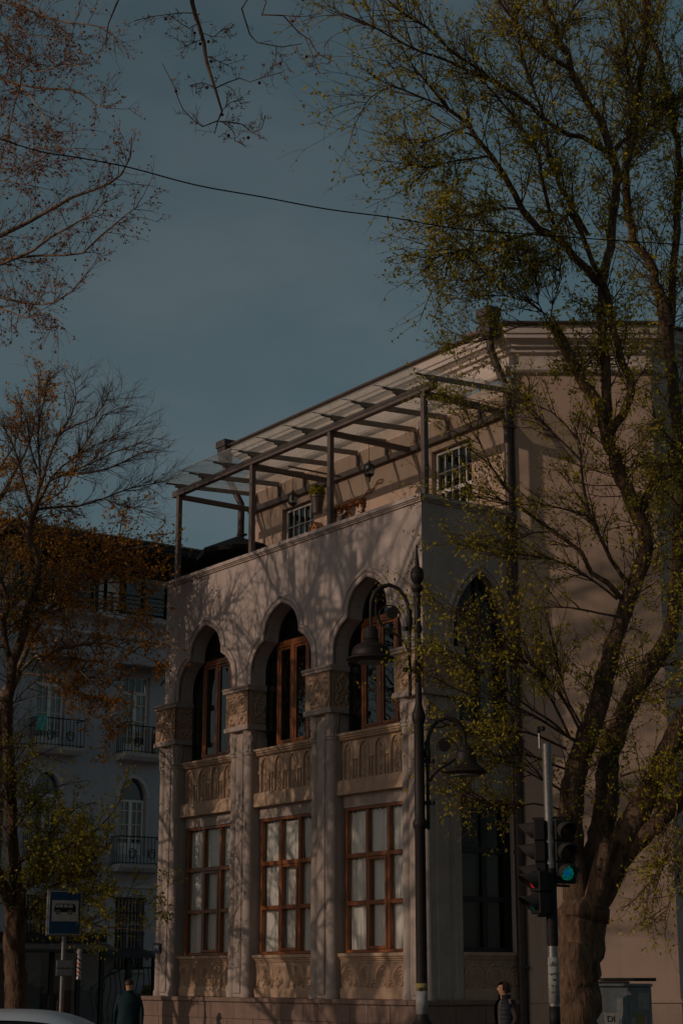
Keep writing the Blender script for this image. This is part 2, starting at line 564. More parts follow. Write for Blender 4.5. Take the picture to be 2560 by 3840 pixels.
def arch_moulding(path, prof, flip=False):
    """sweep a moulding (offset outward, forward) along an (a, z) arch path"""
    n = len(path)
    P = [Vector(p) for p in path]
    vs, fs = [], []
    for i in range(n):
        t = (P[min(i + 1, n - 1)] - P[max(i - 1, 0)]).normalized()
        nn = Vector((-t.y, t.x))
        for o, f in prof:
            q = P[i] + nn * o
            vs.append((q.x, -f, q.y))
    k = len(prof)
    for i in range(n - 1):
        for j in range(k - 1):
            fs.append((i * k + j, i * k + j + 1, (i + 1) * k + j + 1, (i + 1) * k + j))
    fs.append(tuple(range(k)))
    fs.append(tuple(range((n - 1) * k, n * k))[::-1])
    return vs, fs

MOULD = [(0.0, -0.06), (0.0, 0.018), (0.02, 0.038), (0.05, 0.042), (0.072, 0.03), (0.078, 0.012), (0.09, 0.02), (0.105, 0.048), (0.135, 0.056), (0.16, 0.044), (0.172, -0.01)]
for p in arches:
    vs, fs = arch_moulding(p, MOULD)
    MB().add(vs, fs).build('arch_moulding', M['stucco'], mansion, smooth='auto')
# side wall with its pointed arch (y, z)
SH = [(0.66, 7.165), (0.66, 7.4), (0.645, 7.62), (0.6, 7.82), (0.5, 8.05), (0.36, 8.25), (0.18, 8.43), (0.0, 8.57)]
sp = arch_path(1.32, SH)
so = [(0.333, 7.165)] + sp + [(2.097, 7.165), (2.097, 9.655), (0.333, 9.655)]
MB().ext_x(so, -0.25, XR).build('side_wall', M['stucco'], mansion)
vs, fs = arch_moulding(sp, MOULD)
MB().add([(XR + (-y), x, z) for x, y, z in vs], fs).build('side_arch_moulding', M['stucco'], mansion, smooth='auto')
# coping of the parapet: slab, groove and small roll
cp = sweep_plan([(XL, 0.36), (XL, 0.0), (XR, 0.0), (XR, 2.095)], [(-0.3, 9.768), (0.075, 9.772), (0.085, 9.70), (0.06, 9.695), (0.055, 9.675), (0.03, 9.672), (0.035, 9.645), (-0.02, 9.64)])
cp.build('parapet_coping', M['stucco'], mansion)
MB().box(XL + 0.05, -0.26, 0.335, 2.095, 8.85, 9.0).build('terrace_floor', M['paving'], mansion)
MB().box(XL, XL + 0.25, 0.335, 2.095, 0, 9.65).build('end_wall', M['stucco'], mansion)
# interior shell seen through the windows
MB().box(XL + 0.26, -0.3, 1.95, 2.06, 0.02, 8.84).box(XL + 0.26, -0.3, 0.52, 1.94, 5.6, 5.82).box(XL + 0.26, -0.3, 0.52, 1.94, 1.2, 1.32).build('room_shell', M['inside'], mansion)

# ---- relief carving: real height fields
def dpoly(X, Z, pts):
    d = np.full(X.shape, 9.0)
    for (x0, z0), (x1, z1) in zip(pts[:-1], pts[1:]):
        vx, vz = x1 - x0, z1 - z0
        t = np.clip(((X - x0) * vx + (Z - z0) * vz) / (vx * vx + vz * vz + 1e-9), 0, 1)
        d = np.minimum(d, np.hypot(X - x0 - t * vx, Z - z0 - t * vz))
    return d

def bead(d, w):
    return np.sqrt(np.clip(1 - (d / w) ** 2, 0, 1))

def circ(cx, cz, rx, rz, a0=0, a1=360, n=18):
    return [(cx + rx * math.cos(math.radians(a0 + (a1 - a0) * i / n)), cz + rz * math.sin(math.radians(a0 + (a1 - a0) * i / n))) for i in range(n + 1)]

def pat_vine(X, Z, kind):
    """X, Z in -0.5..0.5; interlaced stems, medallions and leaves"""
    h = np.zeros_like(X)
    for s in (-1, 1):
        if kind == 0:
            strands = [circ(s * .24, .12, .19, .2), circ(s * .24, .12, .1, .1), [(s * .03, -.46), (s * .10, -.3), (s * .3, -.18), (s * .4, -.3), (s * .33, -.42)], [(s * .46, .4), (s * .3, .38), (s * .12, .43), (0, .34)], circ(s * .24, -.33, .1, .09)]
        elif kind == 1:
            strands = [[(0, .38), (s * .2, .2), (s * .3, -.05), (s * .18, -.25), (s * .05, -.12), (s * .12, .05)], [(s * .46, .42), (s * .4, .1), (s * .44, -.2), (s * .3, -.42), (s * .08, -.4)], circ(s * .3, .3, .1, .08), circ(s * .33, -.22, .08, .08)]
        elif kind == 2:
            strands = [[(0, .44), (s * .22, .25), (s * .1, .05), (s * .3, -.1), (s * .4, -.32), (s * .2, -.44)], [(s * .45, .42), (s * .42, .2), (s * .3, .05), (s * .42, -.1)], circ(s * .2, -.25, .1, .1), circ(s * .34, .27, .09, .1)]
        else:
            strands = [[(s * .45, .45), (s * .35, .2), (s * .18, 0), (s * .3, -.2), (s * .4, -.45)], [(s * .2, .45), (s * .08, .2), (s * .22, 0), (s * .06, -.2), (s * .18, -.45)], circ(s * .36, 0, .08, .12)]
        for st in strands:
            h = np.maximum(h, bead(dpoly(X, Z, st), 0.034))
    h = np.maximum(h, 0.9 * bead(dpoly(X, Z, [(0, -.44), (0, .3)]), 0.03) * (np.sin(Z * 60) > -0.3))
    edge = np.minimum(np.minimum(0.5 - abs(X), 0.5 - abs(Z)), 1)
    return np.where(edge < 0.035, 1.0, h)

def pat_niches(X, Z, n):
    """X 0..n niches, Z 0..1: arched palmette niches with twin colonnettes between"""
    cx = np.floor(X)
    x = X - cx - 0.5
    hw = 0.27
    top = 0.66
    inside = (abs(x) < hw) & ((Z < top) | (np.hypot(x / hw, (Z - top) / 0.26) < 1)) & (Z > 0.02)
    rim = (abs(x) < hw + .05) & ((Z < top) | (np.hypot(x / (hw + .05), (Z - top) / 0.31) < 1)) & ~inside
    pal = np.zeros_like(X)
    for cz, s in ((0.12, 1), (0.5, 1), (0.82, -1)):
        dx, dz = x, (Z - cz) * 0.72
        r = np.hypot(dx, dz)
        a = np.arctan2(dx, dz * s)
        pal = np.maximum(pal, (0.5 + 0.5 * np.cos(a * 9)) * np.clip(1 - r / 0.26, 0, 1) * 1.6 * (r > 0.03))
    for s in (-1, 1):
        pal = np.maximum(pal, bead(dpoly(x, Z, [(s * .03, .1), (s * .22, .25), (s * .06, .42), (s * .2, .6), (s * .12, .8), (0, .88)]), 0.035))
    h = np.where(inside, 0.22 + 0.4 * np.clip(pal, 0, 1), 0.72)
    h = np.where(rim, 1.0, h)
    between = abs(abs(x) - 0.5) < 0.16
    capb = between & (Z > 0.50) & (Z < 0.60)
    slit = (abs(abs(x) - 0.5) < 0.05) & (Z < 0.5)
    edge = (abs(abs(abs(x) - 0.5) - 0.15) < 0.03) & (Z < 0.5)
    h = np.where(capb, 0.95, h)
    h = np.where(slit, 0.0, h)
    h = np.where(edge & ~inside, 0.35, h)
    return h

def pat_eyes(X, Z, kind):
    """X 0..n, Z 0..1: nested ring lobes (0), winged beasts round discs (1), long ovals (2)"""
    h = np.zeros_like(X)
    if kind == 1:
        x = np.mod(X, 2.0)
        for c in (0.78, 1.55):
            r = np.hypot((x - c) * 0.8, Z - 0.36)
            h = np.maximum(h, np.where(r < 0.27, 0.5 + 0.5 * np.cos(r * 62), 0))
        for c, s in ((0.25, 1), (1.2, 1)):
            for k in range(5):
                h = np.maximum(h, bead(dpoly(x, Z, [(c + .05 * k, .38 - .02 * k), (c + .16 + .07 * k, .62 + .02 * k), (c + .02 + .1 * k, .9 - .02 * k)]), 0.028))
            h = np.maximum(h, bead(dpoly(x, Z, [(c - .15, .95), (c - .05, .7), (c, .4), (c - .1, .08)]), 0.045))
            h = np.maximum(h, bead(dpoly(x, Z, [(c + .45, .3), (c + .3, .12), (c + .34, .02)]), 0.04))
        return h
    cx = np.floor(X)
    x = (X - cx - 0.5)
    ax = 0.42 if kind == 0 else 0.36
    r = np.hypot(x / ax, (Z - 0.44) / 0.46)
    r2 = np.hypot(x / ax, (Z - 0.30) / 0.55)
    h = np.where(r < 1, 0.45 + 0.45 * np.cos(r2 * 26), 0)
    h = np.where((r > 0.9) & (r < 1.02), 1.0, h)
    h = np.where((abs(x + 0.02 * np.sin(Z * 20)) < 0.028) & (Z > 0.2) & (Z < 0.85), 0.0, h)
    out = r >= 1.02
    w = 0.4 + 0.4 * np.cos((abs(x) - 0.5) * 60 + Z * 9)
    h = np.where(out & (Z > 0.55), w, h)
    h = np.where(out & (Z < 0.35), 0.4 + 0.4 * np.cos(np.hypot((abs(x) - 0.5), Z - 0.05) * 60), h)
    h = np.where((Z < 0.05) | (Z > 0.96), 0.8, h)
    return h

def relief_front(x0, x1, z0, z1, y, depth, pat, nx, ny):
    def fn(u, v):
        return x0 + u * (x1 - x0), y - depth * pat(u, v), z0 + v * (z1 - z0)
    return grid_mesh(nx, ny, fn)

def relief_side(y0, y1, z0, z1, x, depth, pat, nx, ny):
    def fn(u, v):
        return x + depth * pat(u, v), y0 + u * (y1 - y0), z0 + v * (z1 - z0)
    return grid_mesh(nx, ny, fn)

# ---- pilasters
def capital(c, r0, r1, z0, z1):
    """little bell capital wrapped in scrolled leaves"""
    def fn(u, v):
        a = u * 2 * math.pi
        r = r0 + (r1 - r0) * v ** 1.6
        x = np.mod(u * 6, 1) - 0.5
        leaf = bead(dpoly(x, v, circ(0, .62, .26, .2)), .09) + bead(dpoly(x, v, [(0, .05), (.0, .45)]), .12) + bead(dpoly(x, v, circ(0, .62, .07, .06)), .08)
        leaf += bead(dpoly(abs(x), v, [(.5, .05), (.32, .35), (.42, .8)]), .07)
        r = r + 0.028 * np.clip(leaf, 0, 1) + 0.02 * ((v < .06) | (v > .93))
        return c[0] + r * np.cos(a), c[1] + r * np.sin(a), z0 + v * (z1 - z0)
    return grid_mesh(49, 20, fn)

for k, pc in enumerate(PILS):
    corner = (k == 3)
    x0, x1 = -pc - 0.36, -pc + 0.36
    if corner:
        x1 = 0.075
    p = thing('pilaster', None, None)
    del_keys = [q for q in p.keys()]
    p.parent = mansion
    yb = 0.5
    # shaft with sunk centre strip
    sh = MB().box(x0 + 0.2, x1 - 0.2, 0.055, yb, 1.331, 6.29).box(x0 + 0.02, x0 + 0.2, 0.10, yb, 1.331, 6.29).box(x1 - 0.2, x1 - 0.02, 0.10, yb, 1.331, 6.29)
    sh.box(x0 + 0.245, x1 - 0.245, 0.03, 0.055, 1.40, 6.2)
    sh.build('shaft', M['stone'], p, bevel=0.012)
    prof = [(0.125, 1.331), (0.125, 1.42), (0.105, 1.45), (0.1, 3.0), (0.098, 5.80), (0.118, 5.82), (0.118, 5.86), (0.1, 5.88)]
    spots = [(x0 + 0.115, 0.115), (x1 - 0.115, 0.115)]
    if corner:
        spots.append((x1 - 0.115, 0.66))
    for cx_, cy_ in spots:
        MB().lathe(prof, (cx_, cy_, 0), 16).build('colonnette', M['stone'], p, smooth='auto')
        capital((cx_, cy_), 0.095, 0.125, 5.875, 6.288).build('capital', M['stone'], p, smooth=True)
    if corner:
        MB().box(-0.25, x1 - 0.02, 0.5, 0.80, 1.331, 6.29).box(x1 - 0.06, x1 - 0.005, 0.25, 0.52, 1.331, 6.29).build('side_shaft', M['stone'], p, bevel=0.012)
    ye = 0.81 if corner else 0.5
    MB().box(x0 - 0.075, x1 + 0.075, -0.075, ye + (0.05 if corner else 0), 6.291, 6.385).build('slab', M['stone'], p, bevel=0.01)
    MB().box(x0 - 0.035, x1 + 0.02, -0.002, ye, 6.386, 7.05).build('block_core', M['carved'], p)
    pt = [3, 0, 1, 2][k]
    relief_front(x0 - 0.035, x1 + 0.02, 6.386, 7.05, -0.004, 0.042, lambda u, v: pat_vine(u - .5, v - .5, pt), 84, 72).build('carved_block', M['carved'], p, smooth=True)
    relief_side(0.0, ye, 6.386, 7.05, x1 + 0.022, 0.045, lambda u, v: pat_vine(u - .5, v - .5, (pt + 1) % 4), 60, 72).build('carved_block_side', M['carved'], p, smooth=True)
    ab = [(-0.09, 7.051), (-0.09, 7.10), (-0.115, 7.115), (-0.115, 7.15), (-0.05, 7.162), (ye + 0.04, 7.162), (ye + 0.04, 7.051)]
    MB().ext_x(ab, x0 - 0.10, x1 + 0.10 - (0.02 if corner else 0)).build('abacus', M['stone'], p, bevel=0.008)

# ---- bays: panels, sills, windows
def frame_rect(mb, x0, x1, z0, z1, y0, y1, w):
    mb.box(x0, x0 + w, y0, y1, z0, z1).box(x1 - w, x1, y0, y1, z0, z1)
    mb.box(x0 + w, x1 - w, y0, y1, z0, z0 + w).box(x0 + w, x1 - w, y0, y1, z1 - w, z1)
    return mb

def curtain_mesh(w, h, seed):
    r = np.random.default_rng(seed)
    ph = r.uniform(0, 6, 4)
    fq = r.uniform(0.8, 1.25, 4)
    def fn(u, v):
        f = 0.5 * np.sin(u * 34 * fq[0] + ph[0]) + 0.35 * np.sin(u * 57 * fq[1] + ph[1] + v * 0.7) + 0.3 * np.sin(u * 19 * fq[2] + ph[2] + v)
        amp = 0.012 + 0.014 * (1 - v)
        sway = 0.012 * np.sin(v * 2.2 + ph[3]) * (1 - v)
        return (u - 0.5) * w * (0.95 + 0.03 * v) + sway, amp * f, v * h + 0.01 * np.sin(u * 30 + ph[3]) * (v > .97)
    return grid_mesh(56, 10, fn)

cur = []
for i in range(5):
    o = curtain_mesh(0.55, 0.72, 30 + i)
    me = bpy.data.meshes.new('curtain')
    me.from_pydata(o.v, [], o.f)
    me.polygons.foreach_set('use_smooth', [True] * len(me.polygons))
    me.materials.append(M['curtain'])
    cur.append(me)

bounds = [(-8.06, -6.04), (-5.32, -3.31), (-2.59, -0.63)]
for k, (xa, xb) in enumerate(bounds):
    xc = (xa + xb) / 2
    # lower apron panel: base, carved field, moulded sill
    MB().box(xa - 0.02, xb + 0.02, 0.19, 0.36, 1.331, 1.49).build('apron_base', M['carved'], mansion, bevel=0.012)
    kind = [2, 1, 0][k]
    n = [5.0, 4.0, 4.0][k]
    relief_front(xa, xb, 1.49, 1.955, 0.235, 0.042, lambda u, v: pat_eyes(u * n, v, kind), 240, 64).build('apron_carving', M['carved'], mansion, smooth=True)
    sill = [(0.36, 1.95), (0.225, 1.95), (0.20, 1.975), (0.205, 1.99), (0.175, 2.005), (0.18, 2.02), (0.145, 2.04), (0.145, 2.092), (0.36, 2.1)]
    MB().ext_x(sill, xa - 0.02, xb + 0.02).build('window_sill', M['carved'], mansion)
    # lintel, belt and balustrade panel
    MB().box(xa, xb, 0.27, 0.40, 4.60, 4.83).build('lintel', M['stone'], mansion)
    MB().ext_x([(0.42, 4.815), (0.135, 4.815), (0.135, 4.84), (0.15, 5.06), (0.19, 5.09), (0.42, 5.09)], xa - 0.02, xb + 0.02).build('belt_course', M['carved'], mansion, bevel=0.006)
    relief_front(xa, xb, 5.09, 5.79, 0.285, 0.06, lambda u, v: pat_niches(u * 4.25 + (0.05 if k != 1 else 0.0), v, 4), 280, 96).build('balustrade_carving', M['carved'], mansion)
    top = [(0.45, 5.785), (0.20, 5.785), (0.175, 5.805), (0.18, 5.82), (0.15, 5.84), (0.155, 5.86), (0.13, 5.875), (0.13, 5.915), (0.45, 5.925)]
    MB().ext_x(top, xa - 0.02, xb + 0.02).build('balustrade_cap', M['carved'], mansion)
    MB().box(xa, xb, 0.29, 0.44, 5.092, 5.784).build('balustrade_core', M['carved'], mansion)
    # lower window: 3 x 3 lights
    win = thing('window', None, None)
    win.parent = mansion
    fx0, fx1, fz0, fz1 = xa + 0.03, xb - 0.03, 2.10, 4.60
    fr = frame_rect(MB(), fx0, fx1, fz0, fz1, 0.29, 0.37, 0.055)
    cw = (fx1 - fx0 - 0.055) / 3
    rh = (fz1 - fz0 - 0.055) / 3
    for i in (1, 2):
        xm = fx0 + 0.0275 + cw * i
        fr.box(xm - 0.036, xm + 0.036, 0.284, 0.372, fz0 + 0.055, fz1 - 0.055)
        zm = fz0 + 0.0275 + rh * i
        for j in range(3):
            xs = fx0 + 0.0275 + cw * j + 0.037
            fr.box(xs, xs + cw - 0.074, 0.280, 0.374, zm - 0.038, zm + 0.038)
    fr.build('frame', M['wood'], win, bevel=0.008)
    cx0 = fx0 + 0.0275 + cw + 0.04
    frame_rect(MB(), cx0, cx0 + cw - 0.08, fz0 + 0.06, fz0 + 2 * rh - 0.015, 0.272, 0.34, 0.05).build('casement', M['wood'], win, bevel=0.006)
    pw, ph_ = cw - 0.074, rh - 0.078
    pm = MB().add([(-pw / 2, 0, 0), (pw / 2, 0, 0), (pw / 2, 0, ph_), (-pw / 2, 0, ph_)], [(0, 1, 2, 3)])
    pme = None
    for i in range(3):
        for j in range(3):
            px_, pz_ = fx0 + 0.0275 + cw * (i + 0.5), fz0 + 0.0275 + rh * j + 0.039
            if pme is None:
                po = pm.build('pane', M['glass'], win, loc=(px_, 0.335, pz_))
                pme = po.data
            else:
                new_obj('pane', pme, None, win, (px_, 0.335, pz_))
            co = new_obj('curtain', cur[(i * 2 + j + k) % 5], None, win, (px_ + (0.02 if (i + k) % 2 else -0.01), 0.40, pz_ - 0.02))
            co.scale = (cw / 0.52 * (1.02 if i != 2 or k == 1 else 0.86), 1, rh / 0.78)
    # upper window behind the arch
    up = thing('arched_window', None, None)
    up.parent = mansion
    c = -BAYS[k]
    zb, zt = 5.925, 7.96
    wl, wr = c - 0.66, c + 0.42
    f = frame_rect(MB(), wl, wr, zb, zt, 0.345, 0.43, 0.075)
    f.box((wl + wr) / 2 - 0.05, (wl + wr) / 2 + 0.05, 0.34, 0.435, zb + 0.075, zt - 0.1)
    f.box(wl + 0.075, wr - 0.075, 0.338, 0.43, zt - 0.13, zt - 0.076)
    f.build('frame', M['wood'], up, bevel=0.008)
    for a_, b_ in ((wl + 0.08, (wl + wr) / 2 - 0.055), ((wl + wr) / 2 + 0.055, wr - 0.08)):
        frame_rect(MB(), a_, b_, zb + 0.08, zt - 0.135, 0.355, 0.41, 0.045).build('casement', M['wood'], up, bevel=0.006)
        MB().add([(a_ + .04, 0.385, zb + .1), (b_ - .04, 0.385, zb + .1), (b_ - .04, 0.385, zt - .16), (a_ + .04, 0.385, zt - .16)], [(0, 1, 2, 3)]).build('pane', M['dark_glass'], up)
    for a_, b_, z0_, z1_ in ((c - 1.08, wl, zb, zt), (wr, c + 1.08, zb, zt), (c - 1.08, c + 1.08, zt, 8.64)):
        MB().add([(a_, 0.39, z0_), (b_, 0.39, z0_), (b_, 0.39, z1_), (a_, 0.39, z1_)], [(0, 1, 2, 3)]).build('pane', M['dark_glass'], up)
    pth = [(x, z) for x, z in arch_path(c, [(w - 0.03, z - 0.03) for w, z in HALF])]
    vs, fs = arch_moulding(pth, [(0.05, -0.345), (0.0, -0.345), (0.0, -0.40), (0.05, -0.40)])
    MB().add(vs, fs).box(c - 1.03, c - 0.99, 0.345, 0.40, zb, 7.2).box(c + 0.99, c + 1.03, 0.345, 0.40, zb, 7.2).build('black_frame', M['black_metal'], up)
    MB().box(c - 0.62 + 0.2 * k, c - 0.1, 1.2, 1.5, 5.83, 6.6 + 0.1 * k).build('interior_cupboard', M['blind'], mansion)

# side bay
MB().box(-0.04, 0.062, 0.80, 1.96, 1.331, 1.49).build('apron_base', M['carved'], mansion)
relief_side(0.80, 1.96, 1.49, 1.955, 0.03, 0.03, lambda u, v: pat_eyes(u * 2.6, v, 0), 150, 60).build('apron_carving', M['carved'], mansion, smooth=True)
sl = [(-0.1, 1.95), (0.03, 1.95), (0.055, 1.99), (0.07, 2.03), (0.10, 2.04), (0.10, 2.092), (-0.1, 2.1)]
MB().ext_y(sl, 0.80, 1.99).build('window_sill', M['carved'], mansion)
MB().box(-0.22, 0.02, 0.80, 1.96, 4.62, 5.92).build('side_spandrel', M['stone'], mansion)
sw = thing('side_window', None, None)
sw.parent = mansion
f = MB()
for y0_, y1_ in ((0.80, 0.88), (1.31, 1.42), (1.80, 1.94)):
    f.box(-0.14, -0.05, y0_, y1_, 2.1, 4.62)
for z0_, z1_ in ((2.1, 2.17), (2.92, 3.0), (3.72, 3.82), (4.54, 4.62)):
    f.box(-0.145, -0.048, 0.88, 1.31, z0_, z1_).box(-0.145, -0.048, 1.42, 1.80, z0_, z1_)
f.build('frame', M['black_metal'], sw)
for y0_, y1_ in ((0.88, 1.31), (1.42, 1.80)):
    for z0_, z1_ in ((2.17, 2.92), (3.0, 3.72), (3.82, 4.54)):
        MB().add([(-0.09, y0_, z0_), (-0.09, y1_, z0_), (-0.09, y1_, z1_), (-0.09, y0_, z1_)], [(0, 1, 2, 3)]).build('pane', M['shade_glass'], sw)
        if z0_ < 3.5:
            MB().box(-0.20, -0.19, y0_ + 0.01, y1_ - 0.01, z0_, z1_).build('blind', M['blind'], sw)
MB().box(-0.25, 0.06, 1.962, 2.095, 1.331, 7.16).build('side_pier', M['stucco'], mansion)
su = thing('side_arched_window', None, None)
su.parent = mansion
MB().box(-0.14, -0.05, 0.84, 0.90, 5.92, 7.7).box(-0.14, -0.05, 1.28, 1.36, 5.92, 8.5).box(-0.14, -0.05, 1.90, 1.96, 5.92, 7.6).box(-0.142, -0.048, 0.90, 1.28, 7.18, 7.26).box(-0.142, -0.048, 1.36, 1.90, 7.18, 7.26).build('frame', M['black_metal'], su)
for y0_, y1_, z0_, z1_ in ((0.8, 1.3, 5.92, 7.2), (1.34, 1.96, 5.92, 7.2), (0.66, 1.98, 7.24, 8.6)):
    MB().add([(-0.10, y0_, z0_), (-0.10, y1_, z0_), (-0.10, y1_, z1_), (-0.10, y0_, z1_)], [(0, 1, 2, 3)]).build('pane', M['shade_glass'], su)
MB().box(-0.19, -0.18, 1.38, 1.74, 5.93, 7.1).build('blind', M['curtain'], su)
MB().ext_y([(-0.2, 5.80), (0.03, 5.80), (0.06, 5.84), (0.09, 5.88), (0.09, 5.915), (-0.2, 5.922)], 0.82, 1.96).build('balustrade_cap', M['carved'], mansion)

# ---- plinth: stones laid in courses
pl = MB().box(-9.0, 0.09, -0.09, 0.9, 0.0, 1.25).box(-0.3, 0.09, 0.901, 2.05, 0.0, 1.25).build('plinth', M['mortar'], mansion)
caps = []
x = -9.06
while x < 0.14:
    w = min(random.uniform(0.9, 1.5), 0.145 - x)
    if 0.145 - (x + w) < 0.3: w = 0.145 - x
    MB().box(x, x + w - 0.008, -0.145, 0.4, 1.252, 1.33).build('cap_stone', M['plinth'], pl, bevel=0.01)
    x += w
MB().box(0.0, 0.145, 0.405, 2.08, 1.252, 1.33).build('cap_stone', M['plinth'], pl, bevel=0.01)
zc = [0.0, 0.34, 0.65, 0.955, 1.25]
for r in range(4):
    x = -9.03
    while x < 0.11:
        w = min(random.uniform(0.42, 0.95), 0.118 - x)
        if 0.118 - (x + w) < 0.25: w = 0.118 - x
        e = random.uniform(-0.004, 0.004)
        MB().box(x, x + w - 0.011, -0.118 + e, 0.0, zc[r], zc[r + 1] - 0.011).build('stone', M['plinth'], pl, bevel=0.006)
        x += w
    y = 0.01
    while y < 2.0:
        w = min(random.uniform(0.5, 0.9), 2.06 - y)
        if 2.06 - (y + w) < 0.2: w = 2.06 - y
        MB().box(0.0, 0.117 + random.uniform(-0.004, 0.004), y, y + w - 0.011, zc[r], zc[r + 1] - 0.011).build('stone', M['plinth'], pl, bevel=0.006)
        y += w

# ---- main block behind: terrace wall, chamfered corner wall, cornice, roof
def opening_wall(x0, x1, y0, y1, z0, z1, ops):
    mb = MB()
    xs = x0
    for a_, b_, c_, d_ in ops:
        mb.box(xs, a_, y0, y1, z0, z1)
        mb.box(a_, b_, y0, y1, z0, c_).box(a_, b_, y0, y1, d_, z1)
        xs = b_
    return mb.box(xs, x1, y0, y1, z0, z1)

OPS = [(-7.36, -6.18, 9.95, 11.44), (-2.22, -1.04, 9.85, 11.47)]
opening_wall(-8.62, 0.2, 2.1, 2.38, 8.8, 12.3, OPS).build('terrace_wall', M['tan'], mansion)
MB().box(-8.62, 0.2, 2.1, 2.38, 0, 8.79).build('main_wall', M['tan'], mansion)
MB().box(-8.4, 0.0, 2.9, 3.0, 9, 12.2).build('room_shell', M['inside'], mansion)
K0, K1 = (0.2, 2.1), (0.2 + 2.5 * 0.585, 2.1 + 2.5 * 0.811)
K2 = (K1[0], 14.0)
sweep_plan([K0, K1], [(0, 1.31), (0, 12.5)]).build('chamfer_wall', M['tan'], mansion)
sweep_plan([K1, K2], [(0, 1.31), (0, 12.5)]).build('far_wall', M['stucco'], mansion)
sweep_plan([(-8.62, 14), (-8.62, 2.1)], [(0, 0), (0, 12.5)]).build('rear_end_wall', M['stucco'], mansion)
sweep_plan([(0.2, 2.06), (0.21, 2.1), K1, K2], [(0.0, 1.33), (0.05, 1.33), (0.05, 1.28), (0.03, 1.27), (0.03, 0)]).build('chamfer_plinth', M['tan'], mansion)
CORN = [(0.0, 12.36), (0.07, 12.38), (0.1, 12.42), (0.1, 12.5), (0.06, 12.53), (0.03, 12.535), (0.03, 12.74), (0.1, 12.76), (0.1, 12.83), (0.17, 12.85), (0.17, 12.9), (0.27, 12.96), (0.3, 12.965), (0.3, 13.03), (0.33, 13.05), (0.33, 13.19), (0.35, 13.2)]
sweep_plan([(-8.62, 13), (-8.62, 2.1), K0, K1, K2], CORN).build('cornice', M['cornice'], mansion)
ro = sweep_plan([(-8.62, 14), (-8.62, 2.1), K0, K1, K2], [(0.35, 13.2), (0.42, 13.215), (0.42, 13.25), (-3, 14.1)])
rf = ro.build('roof', M['zinc'], mansion)
for k, (a_, b_, c_, d_) in enumerate(OPS):
    w = thing('terrace_window', None, None)
    w.parent = mansion
    f = frame_rect(MB(), a_ + 0.02, b_ - 0.02, c_, d_ - 0.02, 2.2, 2.26, 0.05)
    nc, nr = (5, 4) if k == 0 else (5, 4)
    cw, rh = (b_ - a_ - 0.14) / nc, (d_ - c_ - 0.12) / nr
    for i in range(1, nc):
        f.box(a_ + 0.07 + cw * i - 0.012, a_ + 0.07 + cw * i + 0.012, 2.205, 2.25, c_ + 0.05, d_ - 0.07)
    for j in range(1, nr):
        t = 0.012 if j != 2 else 0.035
        zz = c_ + 0.05 + rh * j
        for i in range(nc):
            f.box(a_ + 0.07 + cw * i + 0.0125, a_ + 0.07 + cw * (i + 1) - 0.0125, 2.203, 2.252, zz - t, zz + t)
    f.build('frame', M['white_wood'], w)
    MB().box(a_ - 0.03, b_ + 0.03, 2.06, 2.19, c_ - 0.05, c_ - 0.001).build('sill', M['white_wood'], w)
    pme = None
    for i in range(nc):
        for j in range(nr):
            loc = (a_ + 0.07 + cw * i, 2.235, c_ + 0.05 + rh * j)
            if pme is None:
                o = MB().add([(0.01, 0, 0.01), (cw - 0.01, 0, 0.01), (cw - 0.01, 0, rh - 0.01), (0.01, 0, rh - 0.01)], [(0, 1, 2, 3)]).build('pane', M['dark_glass'], w, loc=loc)
                pme = o.data
            else:
                new_obj('pane', pme, None, w, loc)

def rainpipe(x, y, ztop, zbot, lean, parent):
    p = thing('rainwater_pipe', None, None)
    p.parent = parent
    hop = MB()
    for (w0, z0_, w1, z1_) in ((0.19, ztop - 0.16, 0.19, ztop), (0.12, ztop - 0.55, 0.165, ztop - 0.16)):
        vs = [(sx * w0, sy * w0 * 0.8, z0_) for sx, sy in ((-1, -1), (1, -1), (1, 1), (-1, 1))] + [(sx * w1, sy * w1 * 0.8, z1_) for sx, sy in ((-1, -1), (1, -1), (1, 1), (-1, 1))]
        hop.add(vs, [(3, 2, 1, 0), (4, 5, 6, 7), (0, 1, 5, 4), (1, 2, 6, 5), (2, 3, 7, 6), (3, 0, 4, 7)])
    hop.build('hopper', M['zinc'], p, loc=(x + lean[0], y + lean[1], 0), bevel=0.008)
    MB().tube([(x + lean[0], y + lean[1], ztop - 0.5), (x + lean[0] * .9, y + lean[1] * .9, ztop - 0.8), (x, y, ztop - 1.5), (x, y, ztop - 1.7), (x, y, zbot)], 0.075, 12).build('pipe', M['zinc'], p, smooth='auto')
    z = ztop - 2.2
    while z > zbot + 0.3:
        MB().lathe([(0.09, -0.03), (0.09, 0.03)], (x, y, z), 12).box(x - 0.1, x + 0.1, y - 0.02, y + 0.1, z - 0.02, z + 0.02).build('clamp', M['zinc'], p)
        z -= 1.9
rainpipe(0.13, 1.985, 13.55, 0.3, (-0.02, -0.38), mansion)
rainpipe(-8.86, 2.0, 13.38, 9.2, (-0.3, -0.25), mansion)
cwl = MB().tube([(0, 0, 0), (0, 0, 0.22), (0.03, 0.02, 0.34), (0.14, 0.08, 0.42), (0.34, 0.18, 0.42)], [0.15, 0.15, 0.155, 0.155, 0.15], 12)
cwl.build('vent_cowl', M['terracotta'], mansion, smooth='auto', loc=(-1.35, 2.25, 13.1))

